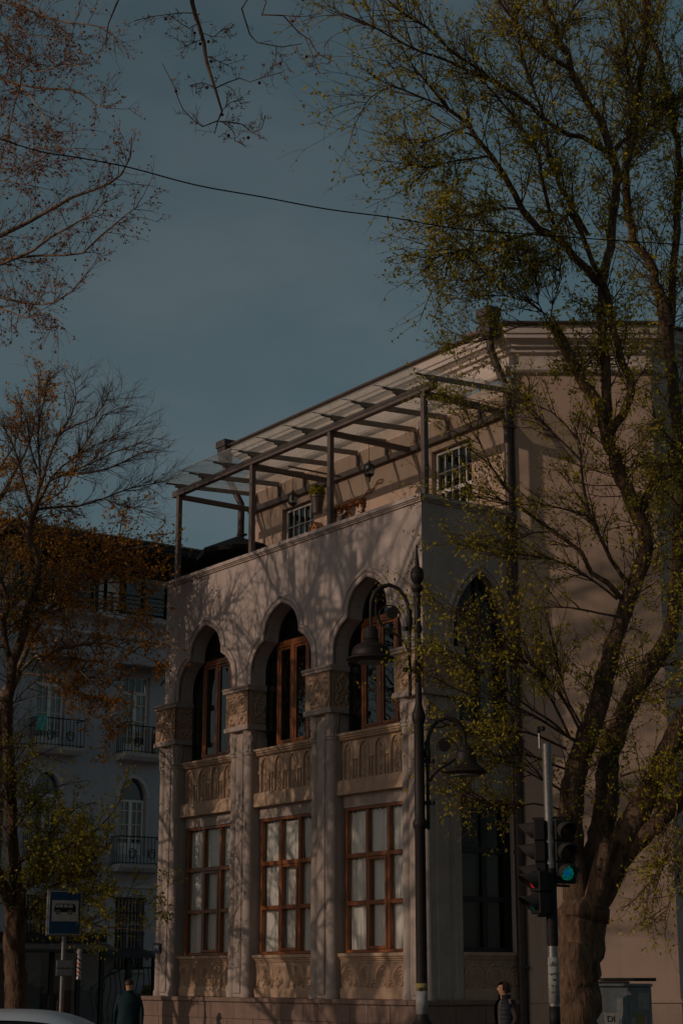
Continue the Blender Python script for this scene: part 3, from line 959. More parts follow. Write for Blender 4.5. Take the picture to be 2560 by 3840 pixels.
# ---- pergola with glass roof
pg = thing('pergola', None, None)
pg.parent = mansion
PX = [-8.40, -5.52, -2.82, 0.02]
pd = 0.14
for i, x in enumerate(PX):
    MB().box(x - 0.05, x + 0.05, pd - 0.05, pd + 0.05, 9.773, 11.665).build('post', M['pergola'], pg, bevel=0.006)
    MB().box(x - 0.09, x + 0.09, pd - 0.09, pd + 0.09, 9.7735, 9.79).build('base_plate', M['pergola'], pg)
    MB().box(x - 0.045, x + 0.045, pd + 0.062, 2.0, 11.60, 11.70).build('cross_beam', M['pergola'], pg, bevel=0.005)
MB().box(-8.62, 0.34, pd - 0.06, pd + 0.06, 11.667, 11.80).build('front_beam', M['pergola'], pg, bevel=0.006)
MB().box(-8.6, 0.15, 2.0, 2.095, 11.60, 11.72).build('wall_rail', M['pergola'], pg, bevel=0.006)
MB().box(0.02, 0.12, 1.98, 2.09, 9.0, 11.6).build('wall_post', M['pergola'], pg)
RX = [-8.40 + 0.958 * i for i in range(10)]
def slope(y): return 11.875 + 0.065 * (y + 0.1)
for i, x in enumerate(RX):
    MB().beam((x, 0.03, slope(0.03)), (x, 2.06, slope(2.06)), 0.045, 0.085).build('rafter', M['rafter'], pg)
    MB().box(x - 0.02, x + 0.02, -0.2, 0.028, slope(-0.2) + 0.02, slope(-0.2) + 0.045).build('glass_clip', M['pergola'], pg)
    MB().box(x - 0.03, x + 0.03, pd - 0.03, pd + 0.03, 11.80, slope(pd) - 0.04).build('bracket', M['pergola'], pg)
    MB().box(x - 0.025, x + 0.025, 2.03, 2.08, 11.72, slope(2.05) - 0.04).build('wall_bracket', M['pergola'], pg)
gx = [RX[0] - 0.06] + [(a + 0) for a in RX[1:-1]] + [RX[-1] + 0.2]
for i in range(len(gx) - 1):
    a_, b_ = gx[i] + 0.006, gx[i + 1] - 0.006
    y0_, y1_ = -0.42, 2.07
    z0_, z1_ = slope(y0_) + 0.055, slope(y1_) + 0.055
    MB().add([(a_, y0_, z0_), (b_, y0_, z0_), (b_, y1_, z1_), (a_, y1_, z1_)], [(0, 1, 2, 3)]).build('glass_panel', M['pergola_glass'], pg)
    MB().beam((a_, y0_ - .004, z0_), (b_, y0_ - .004, z0_), .008, .016).build('glass_edge', M['glass_rim'], pg)
    MB().beam((a_, y0_, z0_), (a_, y1_, z1_), .012, .014).build('glass_edge', M['glass_rim'], pg)
# iron wall ornament: two wavy stems
for dz in (0, 0.12):
    pts = []
    for i in range(22):
        t = i / 21
        q = on_d(1330 + 105 * t, 1890 - 100 * t + 60 * dz, 2.07)
        pts.append((q[0], 2.07, q[2] + 0.035 * math.sin(t * 17 + dz * 9)))
    MB().tube(pts, 0.009, 5).build('wall_ornament', M['wood'], mansion)
# house number plate on the far pilaster
npx = on_d(600, 3555, -0.02)
npl = MB().box(-0.15, 0.15, -0.012, 0.0, -0.1, 0.1).build('number_plate', M['navy_paint'], mansion, loc=(-8.62, 0.0, npx[2]), bevel=0.006)
text_mesh('191', 0.15, 'number', M['white_paint'], npl, (0, -0.014, 0), (math.pi / 2, 0, 0))

# ------------------------------------------------------------------ apartment house at the left, in shade
UB = 29.5
house = thing('apartment_house', 'pale grey apartment house with balconies and a dark attic floor, left of the mansion', 'building', CORNER + U_AX * UB, -AZ)
ops = [[(7.17, 8.22, 1.93, 4.26), (10.40, 11.50, 1.93, 4.26), (13.6, 14.7, 1.93, 4.26)],
       [(7.2, 8.22, 5.66, 8.22), (10.40, 11.45, 5.66, 8.22), (13.6, 14.65, 5.66, 8.22)],
       [(7.2, 8.25, 9.0, 11.7), (10.45, 11.48, 9.0, 11.7), (13.7, 14.75, 9.0, 11.7)]]
for (z0_, z1_), op, nm in zip(((0, 4.6), (4.6, 8.6), (8.6, 12.93)), ops, ('ground_storey_wall', 'middle_storey_wall', 'upper_storey_wall')):
    opening_wall(-6, 17, 0, 0.4, z0_, z1_, op).build(nm, M['grey_wall'], house)
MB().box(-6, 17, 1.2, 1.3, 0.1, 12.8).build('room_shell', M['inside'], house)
sweep_plan([(-6, 0), (17, 0)], [(0, 4.55), (0.05, 4.57), (0.05, 4.66), (0, 4.68)]).build('string_course', M['pale_trim'], house)
MB().ext_x([(0.0, 12.93), (-0.08, 12.95), (-0.12, 13.0), (-0.12, 13.06), (-0.05, 13.09), (0.3, 13.09), (0.3, 12.93)], -6, 17).build('lower_moulding', M['pale_trim'], house)
MB().box(-6, 17, -0.03, 0.3, 13.095, 13.46).build('frieze', M['pink_band'], house)
MB().ext_x([(0.3, 13.465), (-0.06, 13.465), (-0.12, 13.5), (-0.3, 13.56), (-0.34, 13.6), (-0.34, 13.68), (-0.38, 13.7), (-0.38, 13.74), (0.3, 13.76)], -6, 17).build('upper_cornice', M['pale_trim'], house)
# attic floor behind a railing
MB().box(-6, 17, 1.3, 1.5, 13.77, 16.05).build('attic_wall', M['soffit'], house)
for i in range(14):
    x = 3.2 + i * 0.95
    MB().box(x, x + 0.07, 1.16, 1.28, 13.77, 15.9).build('attic_mullion', M['black_metal'], house)
    MB().add([(x + 0.08, 1.25, 13.8), (x + 0.94, 1.25, 13.8), (x + 0.94, 1.25, 15.85), (x + 0.08, 1.25, 15.85)], [(0, 1, 2, 3)]).build('attic_pane', M['dark_glass'], house)
for x0_, x1_ in ((9.78, 10.12), (10.28, 10.74), (4.5, 5.4), (5.9, 6.6)):
    MB().box(x0_, x1_, 1.10, 1.15, 13.8, 15.3).build('attic_curtain', M['curtain'], house)
rl = thing('attic_railing', None, None); rl.parent = house
for j in range(5):
    MB().tube([(-6, -0.1, 13.9 + j * 0.15), (17, -0.1, 13.9 + j * 0.15)], 0.018 if j < 4 else 0.028, 6).build('rail', M['black_metal'], rl)
for i in range(12):
    MB().box(2 + i * 1.3, 2.05 + i * 1.3, -0.12, -0.08, 13.76, 14.52).build('upright', M['black_metal'], rl)
MB().ext_x([(-0.75, 16.12), (-0.75, 16.26), (3, 17.4), (3, 17.2), (1.2, 16.2)], -6, 17).build('roof', M['slate'], house)
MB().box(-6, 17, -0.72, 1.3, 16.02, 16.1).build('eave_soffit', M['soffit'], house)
tm = None
for i in range(70):
    loc = (3.2 + i * 0.17, -0.86, 16.27)
    if tm is None:
        tm = MB().tube([(0, 0, 0), (0, 0.5, 0.15)], 0.055, 8).build('roof_tile', M['slate'], house, loc=loc, smooth='auto').data
    else:
        new_obj('roof_tile', tm, None, house, loc)
for x in (9.0, 11.9):
    MB().box(x, x + 0.1, -0.5, -0.4, 13.7, 16.02).build('eave_post', M['soffit'], house)

def french_door(x0, x1, z0, z1, arched):
    d = thing('balcony_door', None, None); d.parent = house
    zt = z1 - (0.72 if arched else 0.55)
    f = frame_rect(MB(), x0 + 0.02, x1 - 0.02, z0, zt, 0.14, 0.22, 0.07)
    xm = (x0 + x1) / 2
    f.box(xm - 0.06, xm + 0.06, 0.13, 0.22, z0 + 0.07, zt - 0.07)
    for a_, b_ in ((x0 + 0.09, xm - 0.06), (xm + 0.06, x1 - 0.09)):
        c = (a_ + b_) / 2
        f.box(c - 0.012, c + 0.012, 0.15, 0.2, z0 + 0.07, zt - 0.07)
        for q in (0.3, 0.55, 0.8):
            zz = z0 + (zt - z0) * q
            f.box(a_, c - 0.013, 0.15, 0.2, zz - 0.012, zz + 0.012).box(c + 0.013, b_, 0.15, 0.2, zz - 0.012, zz + 0.012)
        f.box(a_, b_, 0.148, 0.21, z0 + 0.071, z0 + 0.4)
    f.build('leaf_frame', M['white_wood'], d)
    MB().add([(x0, 0.185, z0), (x1, 0.185, z0), (x1, 0.185, zt), (x0, 0.185, zt)], [(0, 1, 2, 3)]).build('pane', M['dark_glass'], d)
    MB().add([(x0, 0.187, zt), (x1, 0.187, zt), (x1, 0.187, z1), (x0, 0.187, z1)], [(0, 1, 2, 3)]).build('transom_pane', M['dark_glass'], d)
    if arched:
        c, r = (x0 + x1) / 2, (x1 - x0) / 2
        arc = [(c + r * math.cos(math.pi * i / 14), z1 - 0.66 + 0.66 * math.sin(math.pi * i / 14)) for i in range(15)]
        MB().ext_y([(x1, z1 + 0.001)] + arc + [(x0, z1 + 0.001)], 0.02, 0.38).build('arch_infill', M['grey_wall'], d)
        vs, fs = arch_moulding(arc[::-1], [(0.0, -0.02), (0.0, 0.05), (0.12, 0.05), (0.14, -0.01)])
        MB().add(vs, fs).build('arch_trim', M['pale_trim'], d)
        MB().add([(x0 - .2, 0.30, z0), (xm, 0.30, z0), (xm - .1, 0.30, zt), (x0, 0.30, zt)], [(0, 1, 2, 3)]).build('door_curtain', M['curtain'], d)
    else:
        f = MB()
        for i in range(1, 4):
            x = x0 + (x1 - x0) * i / 4
            f.box(x - 0.012, x + 0.012, 0.15, 0.2, zt + 0.02, z1 - 0.04)
        frame_rect(f, x0 + 0.02, x1 - 0.02, zt + 0.001, z1, 0.14, 0.22, 0.045)
        f.build('transom_frame', M['white_wood'], d)
        MB().box(x0 + 0.08, x1 - 0.08, 0.30, 0.31, z0, zt).build('door_curtain', M['curtain'], d)
    for xa_, xb_ in ((x0 - 0.14, x0), (x1, x1 + 0.14)):
        MB().box(xa_, xb_, -0.03, 0.1, z0, zt + (0 if arched else 0.6)).build('door_surround', M['grey_wall'], d)

def balcony(x0, x1, z, h=0.92):
    b = thing('balcony', None, None); b.parent = house
    MB().ext_x([(0, z - 0.22), (-0.5, z - 0.22), (-0.62, z - 0.1), (-0.66, z), (0, z)], x0, x1).build('slab', M['pale_trim'], b)
    MB().tube([(x0, 0, z + h), (x0, -0.6, z + h), (x1, -0.6, z + h), (x1, 0, z + h)], 0.022, 6).tube([(x0, 0, z + .06), (x0, -0.6, z + .06), (x1, -0.6, z + .06), (x1, 0, z + .06)], 0.015, 6).build('hand_rail', M['black_metal'], b)
    n = int((x1 - x0) / 0.13)
    for i in range(n + 1):
        x = x0 + (x1 - x0) * i / n
        MB().box(x - 0.009, x + 0.009, -0.609, -0.591, z, z + h).build('baluster', M['black_metal'], b)
    for i in range(4):
        MB().box(x0 - 0.009, x0 + 0.009, -0.45 + i * 0.13, -0.432 + i * 0.13, z, z + h).build('baluster', M['black_metal'], b)
    for cx in ((x0 * .72 + x1 * .28), (x0 * .3 + x1 * .7)):
        cv = MB()
        for s in (-1, 1):
            cv.tube([(cx + s * 0.16 * math.cos(a) * (1 - a / 14), -0.62, z + 0.34 + 0.2 * math.sin(a) * (1 - a / 14)) for a in np.linspace(0.3, 8.5, 22)], 0.014, 5)
        cv.build('scroll_ornament', M['black_metal'], b)
    return b

for (a_, b_, c_, d_) in ops[2][:2]:
    french_door(a_, b_, c_, d_, False)
    MB().ext_x([(0, 12.02), (-0.75, 11.86), (-0.76, 11.92), (0, 12.12)], a_ - 0.3, b_ + 0.55).build('door_canopy', M['zinc'], house)
    for q in (a_ - 0.22, b_ + 0.42):
        MB().tube([(q, 0, 11.5), (q, -0.2, 11.62), (q, -0.6, 11.9)], 0.025, 5).build('canopy_bracket', M['black_metal'], house)
    balcony(a_ - 0.22, b_ + 0.45, 9.0)
for (a_, b_, c_, d_) in ops[1][:2]:
    french_door(a_, b_, c_, d_, True)
    balcony(a_ - 0.25, b_ + 0.45, 5.3)
for (a_, b_, c_, d_) in ops[0][:2]:
    w = thing('grilled_window', None, None); w.parent = house
    f = frame_rect(MB(), a_ + 0.02, b_ - 0.02, c_, d_, 0.16, 0.24, 0.07)
    f.box((a_ + b_) / 2 - 0.04, (a_ + b_) / 2 + 0.04, 0.16, 0.24, c_ + 0.07, d_ - 0.9).box(a_ + .09, b_ - .09, 0.158, 0.242, d_ - 0.9, d_ - 0.8)
    f.build('frame', M['pale_trim'], w)
    MB().add([(a_, 0.2, c_), (b_, 0.2, c_), (b_, 0.2, d_), (a_, 0.2, d_)], [(0, 1, 2, 3)]).build('pane', M['dark_glass'], w)
    for i in range(9):
        x = a_ + 0.04 + (b_ - a_ - 0.08) * i / 8
        MB().box(x - 0.012, x + 0.012, -0.02, 0.004, c_, d_).build('grille_bar', M['black_metal'], w)
    for zz in (c_ + 0.03, c_ + 0.6, (c_ + d_) / 2, d_ - 0.5, d_ - 0.03):
        MB().box(a_ - 0.03, b_ + 0.03, -0.045, -0.021, zz - 0.015, zz + 0.015).build('grille_bar', M['black_metal'], w)
    MB().box(a_ - 0.08, b_ + 0.08, -0.1, 0.1, c_ - 0.1, c_ - 0.002).build('sill', M['pale_trim'], w)

def hl(x, y, z):
    return CORNER + U_AX * (UB + y) + D_AX * x + Vector((0, 0, z))

# washing and flower boxes on the balconies
cl = grid_mesh(10, 12, lambda u, v: ((u - .5) * .35 + .03 * np.sin(v * 5), .03 * np.sin(u * 12 + v * 3), -v * .5))
tag(cl.build('hanging_cloth', surf('teal_cloth', (0.12, 0.45, 0.42), None, 0.9, 5), loc=hl(7.1, -0.64, 9.98), rot=(0, 0, -AZ)), 'turquoise cloth hung over the upper balcony railing of the grey house', 'cloth')
fb = thing('flower_box', 'dark flower box with red blooms on the upper balcony nearest the mansion', 'flower box', hl(11.55, -0.5, 9.0), -AZ)
MB().box(-0.2, 0.2, -0.08, 0.08, 0.55, 0.72).box(-0.2, -0.17, -0.08, 0.08, 0, 0.55).box(0.17, 0.2, -0.08, 0.08, 0, 0.55).build('box', M['terracotta'], fb)
mbf = MB()
for i in range(30):
    p = (random.uniform(-.18, .18), random.uniform(-.07, .07), random.uniform(.72, .9))
    mbf.lathe([(0.001, -.025), (.026, 0), (.001, .025)], p, 5)
mbf.build('blooms', M['red_paint'], fb)

# ------------------------------------------------------------------ shop and entrance canopy under the house
shop = thing('barber_shop', 'dark glazed corner shop behind the tree at the lower left', 'shop', hl(0, 0, 0), -AZ)
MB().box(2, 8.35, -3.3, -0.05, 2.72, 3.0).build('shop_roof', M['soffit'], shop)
MB().box(2, 8.3, -0.3, -0.06, 0.02, 2.7).build('shop_back', M['inside'], shop)
MB().ext_x([(-3.3, 2.5), (-4.1, 2.42), (-4.1, 2.50), (-3.3, 2.70)], 2, 8.35).build('awning', M['slate'], shop)
for i, x in enumerate((2.0, 3.2, 4.4, 5.5, 6.5, 7.4, 8.2)):
    MB().box(x, x + 0.12, -3.25, -3.1, 0.0, 2.7).build('mullion', M['black_metal'], shop)
for x0_, x1_ in ((2.12, 3.2), (3.32, 4.4), (4.52, 5.5), (5.62, 6.5), (6.62, 7.4), (7.52, 8.2)):
    MB().add([(x0_, -3.18, 0.05), (x1_, -3.18, 0.05), (x1_, -3.18, 2.68), (x0_, -3.18, 2.68)], [(0, 1, 2, 3)]).build('pane', M['dark_glass'], shop)
for x0_, x1_, mm in ((5.7, 6.3, 'paper'), (6.9, 7.35, 'wood')):
    MB().box(x0_, x1_, -3.0, -2.96, 0.3, 2.4).build('window_display', M[mm], shop)
can = thing('entrance_canopy', 'dark flat canopy on posts over the entrance of the grey house', 'canopy', hl(0, 0, 0), -AZ)
MB().ext_x([(-0.01, 2.45), (-1.9, 2.28), (-1.9, 2.40), (-0.01, 2.62)], 8.75, 11.3).build('canopy_roof', M['slate'], can)
for x in (9.95, 10.9):
    MB().box(x, x + 0.14, -1.75, -1.61, 0, 2.29).build('post', M['black_metal'], can)
for i in range(4):
    MB().lathe([(0.04, 0), (0.06, 0.03), (0.03, 0.07)], (9.0 + i * 0.6, -1.5, 2.21), 8).build('spotlight', M['white_paint'], can)
rail = thing('stair_railing', 'black wrought iron stair railing with scrolls under the entrance canopy', 'railing', hl(0, 0, 0), -AZ)
MB().tube([(8.7, -1.7, 1.35), (9.3, -1.7, 1.75), (9.9, -1.7, 1.98), (10.9, -1.7, 1.98)], 0.03, 6).build('hand_rail', M['black_metal'], rail)
for i in range(11):
    x = 8.75 + i * 0.2
    zt = 1.35 + (x - 8.7) * 0.6 if x < 9.7 else 1.97
    MB().tube([(x + 0.05 * math.sin(t * 6.3 + i), -1.7, 0.3 + (zt - 0.3) * t) for t in np.linspace(0, 1, 12)], 0.015, 5).build('baluster', M['black_metal'], rail)
hedge = []
pb = thing('planter', 'long stone planter with a low dark hedge beside the mansion plinth', 'planter', hl(0, 0, 0), -AZ)
MB().box(11.0, 13.6, -1.3, -0.8, 0, 1.15).build('trough', M['mortar'], pb)
lv = MB()
for i in range(700):
    p = np.array([random.uniform(11, 13.6), random.uniform(-1.3, -.8), random.uniform(1.1, 1.42)])
    a, b = RNG.normal(size=3) * .05, RNG.normal(size=3) * .035
    lv.add([p - a, p + b, p + a, p - b], [(0, 1, 2, 3)])
tag(lv.build('hedge', M['leaf_deep'], pb), kind='stuff')
bq = at(297, 3625, 49)
bp_ = thing('barber_pole', 'red, white and blue striped barber pole hanging by the dark shop', 'barber pole', (bq.x, bq.y, bq.z))
MB().lathe([(0.03, -.36), (.075, -.33), (.06, -.27), (.06, -.25)], (0, 0, 0), 14).build('bottom_cup', M['galv'], bp_, smooth='auto')
MB().lathe([(.06, .25), (.065, .28), (.04, .31), (.075, .36), (.07, .43), (.02, .47)], (0, 0, 0), 14).build('top_globe', M['paper'], bp_, smooth='auto')
n_, m_ = 24, 26
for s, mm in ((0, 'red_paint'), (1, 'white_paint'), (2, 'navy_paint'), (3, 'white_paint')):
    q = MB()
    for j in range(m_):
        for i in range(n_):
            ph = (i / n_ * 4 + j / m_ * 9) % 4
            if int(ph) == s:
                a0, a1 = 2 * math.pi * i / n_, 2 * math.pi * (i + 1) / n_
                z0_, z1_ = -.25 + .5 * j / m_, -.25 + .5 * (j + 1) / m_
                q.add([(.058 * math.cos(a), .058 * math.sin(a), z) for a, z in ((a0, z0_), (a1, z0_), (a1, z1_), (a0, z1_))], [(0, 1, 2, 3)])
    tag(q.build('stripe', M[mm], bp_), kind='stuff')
MB().beam((0, 0.02, .4), (-0.2, 0.5, .4), 0.03, 0.03).build('wall_arm', M['black_metal'], bp_)

# ------------------------------------------------------------------ street lamp
LX, LY = 1.115, 25.0
lamp = thing('street_lamp', 'tall dark cast iron street lamp with two scrolled arms before the mansion corner', 'street lamp', (LX, LY, 0))
MB().lathe([(.19, 0), (.19, .08), (.15, .12), (.14, .35), (.125, .7), (.115, .92), (.135, .98), (.15, 1.02), (.15, 1.07), (.12, 1.1), (.095, 1.14), (.085, 1.2)], (0, 0, 0), 20).build('base', M['lamp_metal'], lamp, smooth='auto')
MB().lathe([(.08, 1.19), (.076, 3.72), (.098, 3.76), (.105, 3.8), (.098, 3.84), (.075, 3.88), (.072, 5.22), (.085, 5.25), (.1, 5.3), (.1, 5.36), (.075, 5.42), (.05, 5.52), (.046, 7.1)], (0, 0, 0), 20).build('post', M['lamp_metal'], lamp, smooth='auto')
MB().lathe([(.046, 7.09), (.06, 7.13), (.05, 7.16), (.08, 7.2), (.092, 7.23), (.08, 7.27), (.045, 7.29), (.06, 7.31), (.095, 7.37), (.102, 7.42), (.095, 7.45), (.102, 7.455), (.085, 7.52), (.04, 7.56), (.03, 7.58), (.034, 7.6), (.012, 7.83), (.02, 7.85), (.006, 7.9)], (0, 0, 0), 20).build('finial', M['lamp_metal'], lamp, smooth='auto')

def lamp_arm(dx, dy, zb, s, hang, sh):
    """one bracket: rod, arch, scroll and shade; local (a, z) along the horizontal direction (dx, dy)"""
    def P(a, z): return (dx * a * s, dy * a * s, zb + z * s)
    MB().tube([P(.13, -.62), P(.13, .62)], .022 * s + .004, 8).lathe([(.0, -.05), (.03, -.02), (.015, .03)], P(.13, -.64), 8).build('bracket_rod', M['lamp_metal'], lamp, smooth='auto')
    MB().lathe([(.02, -.14), (.045, -.1), (.05, -.02), (.035, .06), (.045, .1), (.03, .14)], P(.13, .52), 10).build('rod_sleeve', M['lamp_metal'], lamp, smooth='auto')
    for z in (-.28, .36):
        MB().tube([P(0, z), P(.2, z)], .028, 8).lathe([(.06, -.05), (.07, 0), (.06, .05)], (0, 0, zb + z * s), 12).lathe([(.035, -.03), (.04, 0), (.035, .03)], P(.2, z), 8).build('clamp', M['lamp_metal'], lamp, smooth='auto')
    arc = [P(.13, .6), P(.15, .74), P(.21, .88), P(.31, .99), P(.44, 1.04), P(.57, 1.0), P(.67, .9), P(.725, .77), P(.735, .6), P(.735, hang)]
    MB().tube(arc, [.026, .028, .028, .028, .03, .042, .042, .03, .024, .022], 10).build('arm', M['lamp_metal'], lamp, smooth='auto')
    sc_ = [P(.13, -.02), P(.2, .12), P(.31, .24), P(.45, .32), P(.58, .42), P(.655, .56), P(.66, .72), P(.6, .82)]
    MB().tube(sc_, [.016, .018, .02, .024, .022, .02, .018, .014], 8).build('scroll', M['lamp_metal'], lamp, smooth='auto')
    sp_ = [P(.42 + .19 * math.cos(a) * (1 - (a - .0) / 12), .55 + .19 * math.sin(a) * (1 - a / 12)) for a in np.linspace(-1.9, 3.4, 18)]
    MB().tube(sp_, .012, 6).build('inner_scroll', M['lamp_metal'], lamp, smooth='auto')
    c = P(.40, .60)
    ros = MB()
    nn = 18
    ring = [(c[0] + dx * .085 * s * math.cos(a) * (1 + .12 * (i % 2)), c[1] + dy * .085 * s * math.cos(a), c[2] + .085 * s * math.sin(a) * (1 + .12 * (i % 2))) for i, a in enumerate(np.linspace(0, 2 * math.pi, nn, endpoint=False))]
    nrm = Vector((-dy, dx, 0)) * .025
    ros.add([Vector(r) + nrm for r in ring] + [Vector(r) - nrm for r in ring], [tuple(range(nn)), tuple(range(2 * nn - 1, nn - 1, -1))] + [(i, i + nn, (i + 1) % nn + nn, (i + 1) % nn) for i in range(nn)])
    ros.build('rosette', M['lamp_metal'], lamp)
    top = P(.735, hang)
    MB().lathe([(r * s, z * s) for r, z in sh], top, 24).build('lamp_shade', M['lamp_metal'], lamp, smooth='auto')
    zz = sh[-1][1] if sh[-1][1] < sh[0][1] else sh[0][1]
    MB().lathe([(.2 * s, 0.005), (.21 * s, -.012), (.0, -.02)], (top[0], top[1], top[2] + (sh[0][1] - 0.0) * s - 0.004), 20).build('lens', M['paper'], lamp, smooth='auto')
SHADE1 = [(r * 1.12, z * 1.1) for r, z in [(.215, -.47), (.27, -.465), (.345, -.44), (.34, -.425), (.26, -.39), (.262, -.33), (.245, -.30), (.25, -.28), (.2, -.235), (.125, -.2), (.105, -.17), (.115, -.15), (.1, -.13), (.1, -.02), (.085, .0), (.03, .02)]]
SHADE2 = [(.18, -.42), (.24, -.41), (.31, -.385), (.24, -.32), (.2, -.29), (.165, -.25), (.15, -.2), (.14, -.1), (.11, -.07), (.1, -.02), (.03, .02)]
lamp_arm(-0.985, -0.17, 6.28, 0.95, .34, SHADE1)
lamp_arm(0.985, 0.17, 4.36, 0.93, .60, [(r * 1.1, z * 1.05) for r, z in SHADE2])
MB().lathe([(.0815, 1.515), (.0812, 1.612)], (0, 0, 0), 20).build('yellow_notice', M['paper_y'], lamp, smooth=True)
MB().lathe([(.083, 1.2), (.0825, 1.513)], (0, 0, 0), 20).build('torn_poster', M['paper'], lamp, smooth=True)
text_mesh('10', 0.075, 'poster_number', M['ink'], lamp, (-0.03, -0.0835, 1.53), (math.pi / 2, 0, 0))

# ------------------------------------------------------------------ traffic signal
SX, SY = 2.83, 24.0
sig = thing('traffic_signal', 'galvanised traffic signal pole with a green light and a red pedestrian light', 'traffic light', (SX, SY, 0))
MB().lathe([(.072, 0), (.066, 2.6), (.062, 4.80), (.064, 4.81), (.05, 4.82)], (0, 0, 0), 18).build('pole', M['galv'], sig, smooth='auto')
MB().lathe([(.075, 2.1), (.078, 2.15), (.078, 3.06), (.07, 3.12)], (0, 0, 0), 18).build('sleeve', M['black'], sig, smooth='auto')
MB().lathe([(.0755, 1.0), (.074, 1.32)], (0, 0, 0), 18).build('dark_paint_band', M['black'], sig, smooth=True)
MB().lathe([(.0745, 1.36), (.072, 1.95)], (0, 0, 0), 18).build('notice_paper', M['paper'], sig, smooth=True)
text_mesh('ანს', 0.075, 'notice_text', M['ink'], sig, (-0.01, -0.0755, 1.86), (math.pi / 2, 0, 0))
for i in range(4):
    text_mesh(['ხელოსანი', '558', '92 · 82', '57 · 57'][i], 0.034, 'notice_text', M['ink'], sig, (0, -0.0765, 1.74 - 0.08 * i), (math.pi / 2, 0, 0))
tp = at(2033, 2748, 24) - Vector((SX, SY, 0))
MB().tube([(-.06, 0, 4.72), (-.1, 0, 4.75), (-.1, 0, 4.98)], .012, 6).build('aerial_rod', M['galv'], sig)
MB().lathe([(.0, -.04), (.03, -.03), (.04, 0), (.03, .03), (0, .04)], (-.05, -.02, 5.02), 10).box(-.12, -.08, -.03, .03, 4.96, 5.05).build('sensor', M['black'], sig, smooth='auto')
M['lit_green'] = emit_mat('lit_green', (0.0, 0.55, 0.42), 0.6, 55)
M['lit_blue'] = emit_mat('lit_blue', (0.0, 0.16, 0.6), 0.8)
M['lit_red'] = emit_mat('lit_red', (0.9, 0.02, 0.02), 0.4)
M['dead_red'] = surf('dead_red_lens', (0.05, 0.008, 0.006), None, 0.3, 20)
M['dead_amber'] = surf('dead_amber_lens', (0.05, 0.02, 0.004), None, 0.3, 20)
M['dead_green'] = surf('dead_green_lens', (0.0, 0.07, 0.055), None, 0.3, 20)

def signal_head(name, x, y, zc, yaw, lenses, pitch=.285, w=.29, r=.1, vis=.2, lean=True):
    """housing, lenses and visors; the head looks along its own -y"""
    h = bpy.data.objects.new(name, None); COL.objects.link(h); h.parent = sig
    h.location = (x, y, zc); h.rotation_euler = (0, 0, yaw)
    n = len(lenses)
    for i, lm in enumerate(lenses):
        z = (n - 1) / 2 * pitch - i * pitch
        MB().box(-w / 2, w / 2, 0, .15, z - pitch / 2 + .004, z + pitch / 2 - .004).box(-w / 2 + .03, w / 2 - .03, .151, .19, z - pitch / 2 + .02, z + pitch / 2 - .02).build('housing', M['black'], h, bevel=.014)
        q = MB()
        m = 20
        q.add([(r * math.cos(2 * math.pi * j / m), -.012, z + r * math.sin(2 * math.pi * j / m)) for j in range(m)] + [(0, -.035, z)], [(j, (j + 1) % m, m) for j in range(m)])
        q.build('lens', M[lm], h, smooth=True)
        if lm == 'lit_green':
            MB().add([(.035 * math.cos(2 * math.pi * j / 10), -.037, z + .045 * math.sin(2 * math.pi * j / 10)) for j in range(10)], [tuple(range(10))]).build('lens_core', M['lit_blue'], h)
        v = MB()
        R_ = r + .018
        ang = np.linspace(-55, 235, 26)
        vs = []
        for a in ang:
            ar = math.radians(a)
            k = max(0.0, (math.sin(ar) + .82) / 1.82)
            ln = .03 + vis * k ** .8
            for rr in (R_, R_ - .006):
                vs.append((rr * math.cos(ar), -.004, z + rr * math.sin(ar)))
                vs.append((rr * math.cos(ar), -ln, z + rr * math.sin(ar) - .03 * k))
        fs = []
        for j in range(len(ang) - 1):
            a0, b0 = j * 4, (j + 1) * 4
            fs += [(a0, b0, b0 + 1, a0 + 1), (a0 + 3, b0 + 3, b0 + 2, a0 + 2), (a0 + 1, b0 + 1, b0 + 3, a0 + 3)]
        v.add(vs, fs)
        v.build('visor', M['visor'], h, smooth='auto')
    return h
signal_head('signal_head', .215, -.02, 3.345, math.radians(14), ['dead_red', 'dead_amber', 'lit_green'])
signal_head('side_signal_head', -.20, .06, 3.345, math.radians(-97), ['dead_red', 'dead_amber', 'dead_green'], w=.27)
signal_head('pedestrian_head', -.235, -.12, 2.80, math.radians(-68), ['lit_red', 'dead_green'], .29, .26, .095, .2)
for a_, b_ in (((0, 0, 3.80), (.25, -.02, 3.80)), ((0, 0, 2.90), (.25, -.02, 2.885)), ((0, 0, 3.79), (-.22, .06, 3.79)), ((0, 0, 3.10), (-.2, -.08, 3.11)), ((0, 0, 2.50), (-.2, -.1, 2.49)), ((0, 0, 2.8), (-.1, -.02, 2.8))):
    MB().beam(a_, b_, .045, .035).build('bracket', M['black'], sig, bevel=.006)

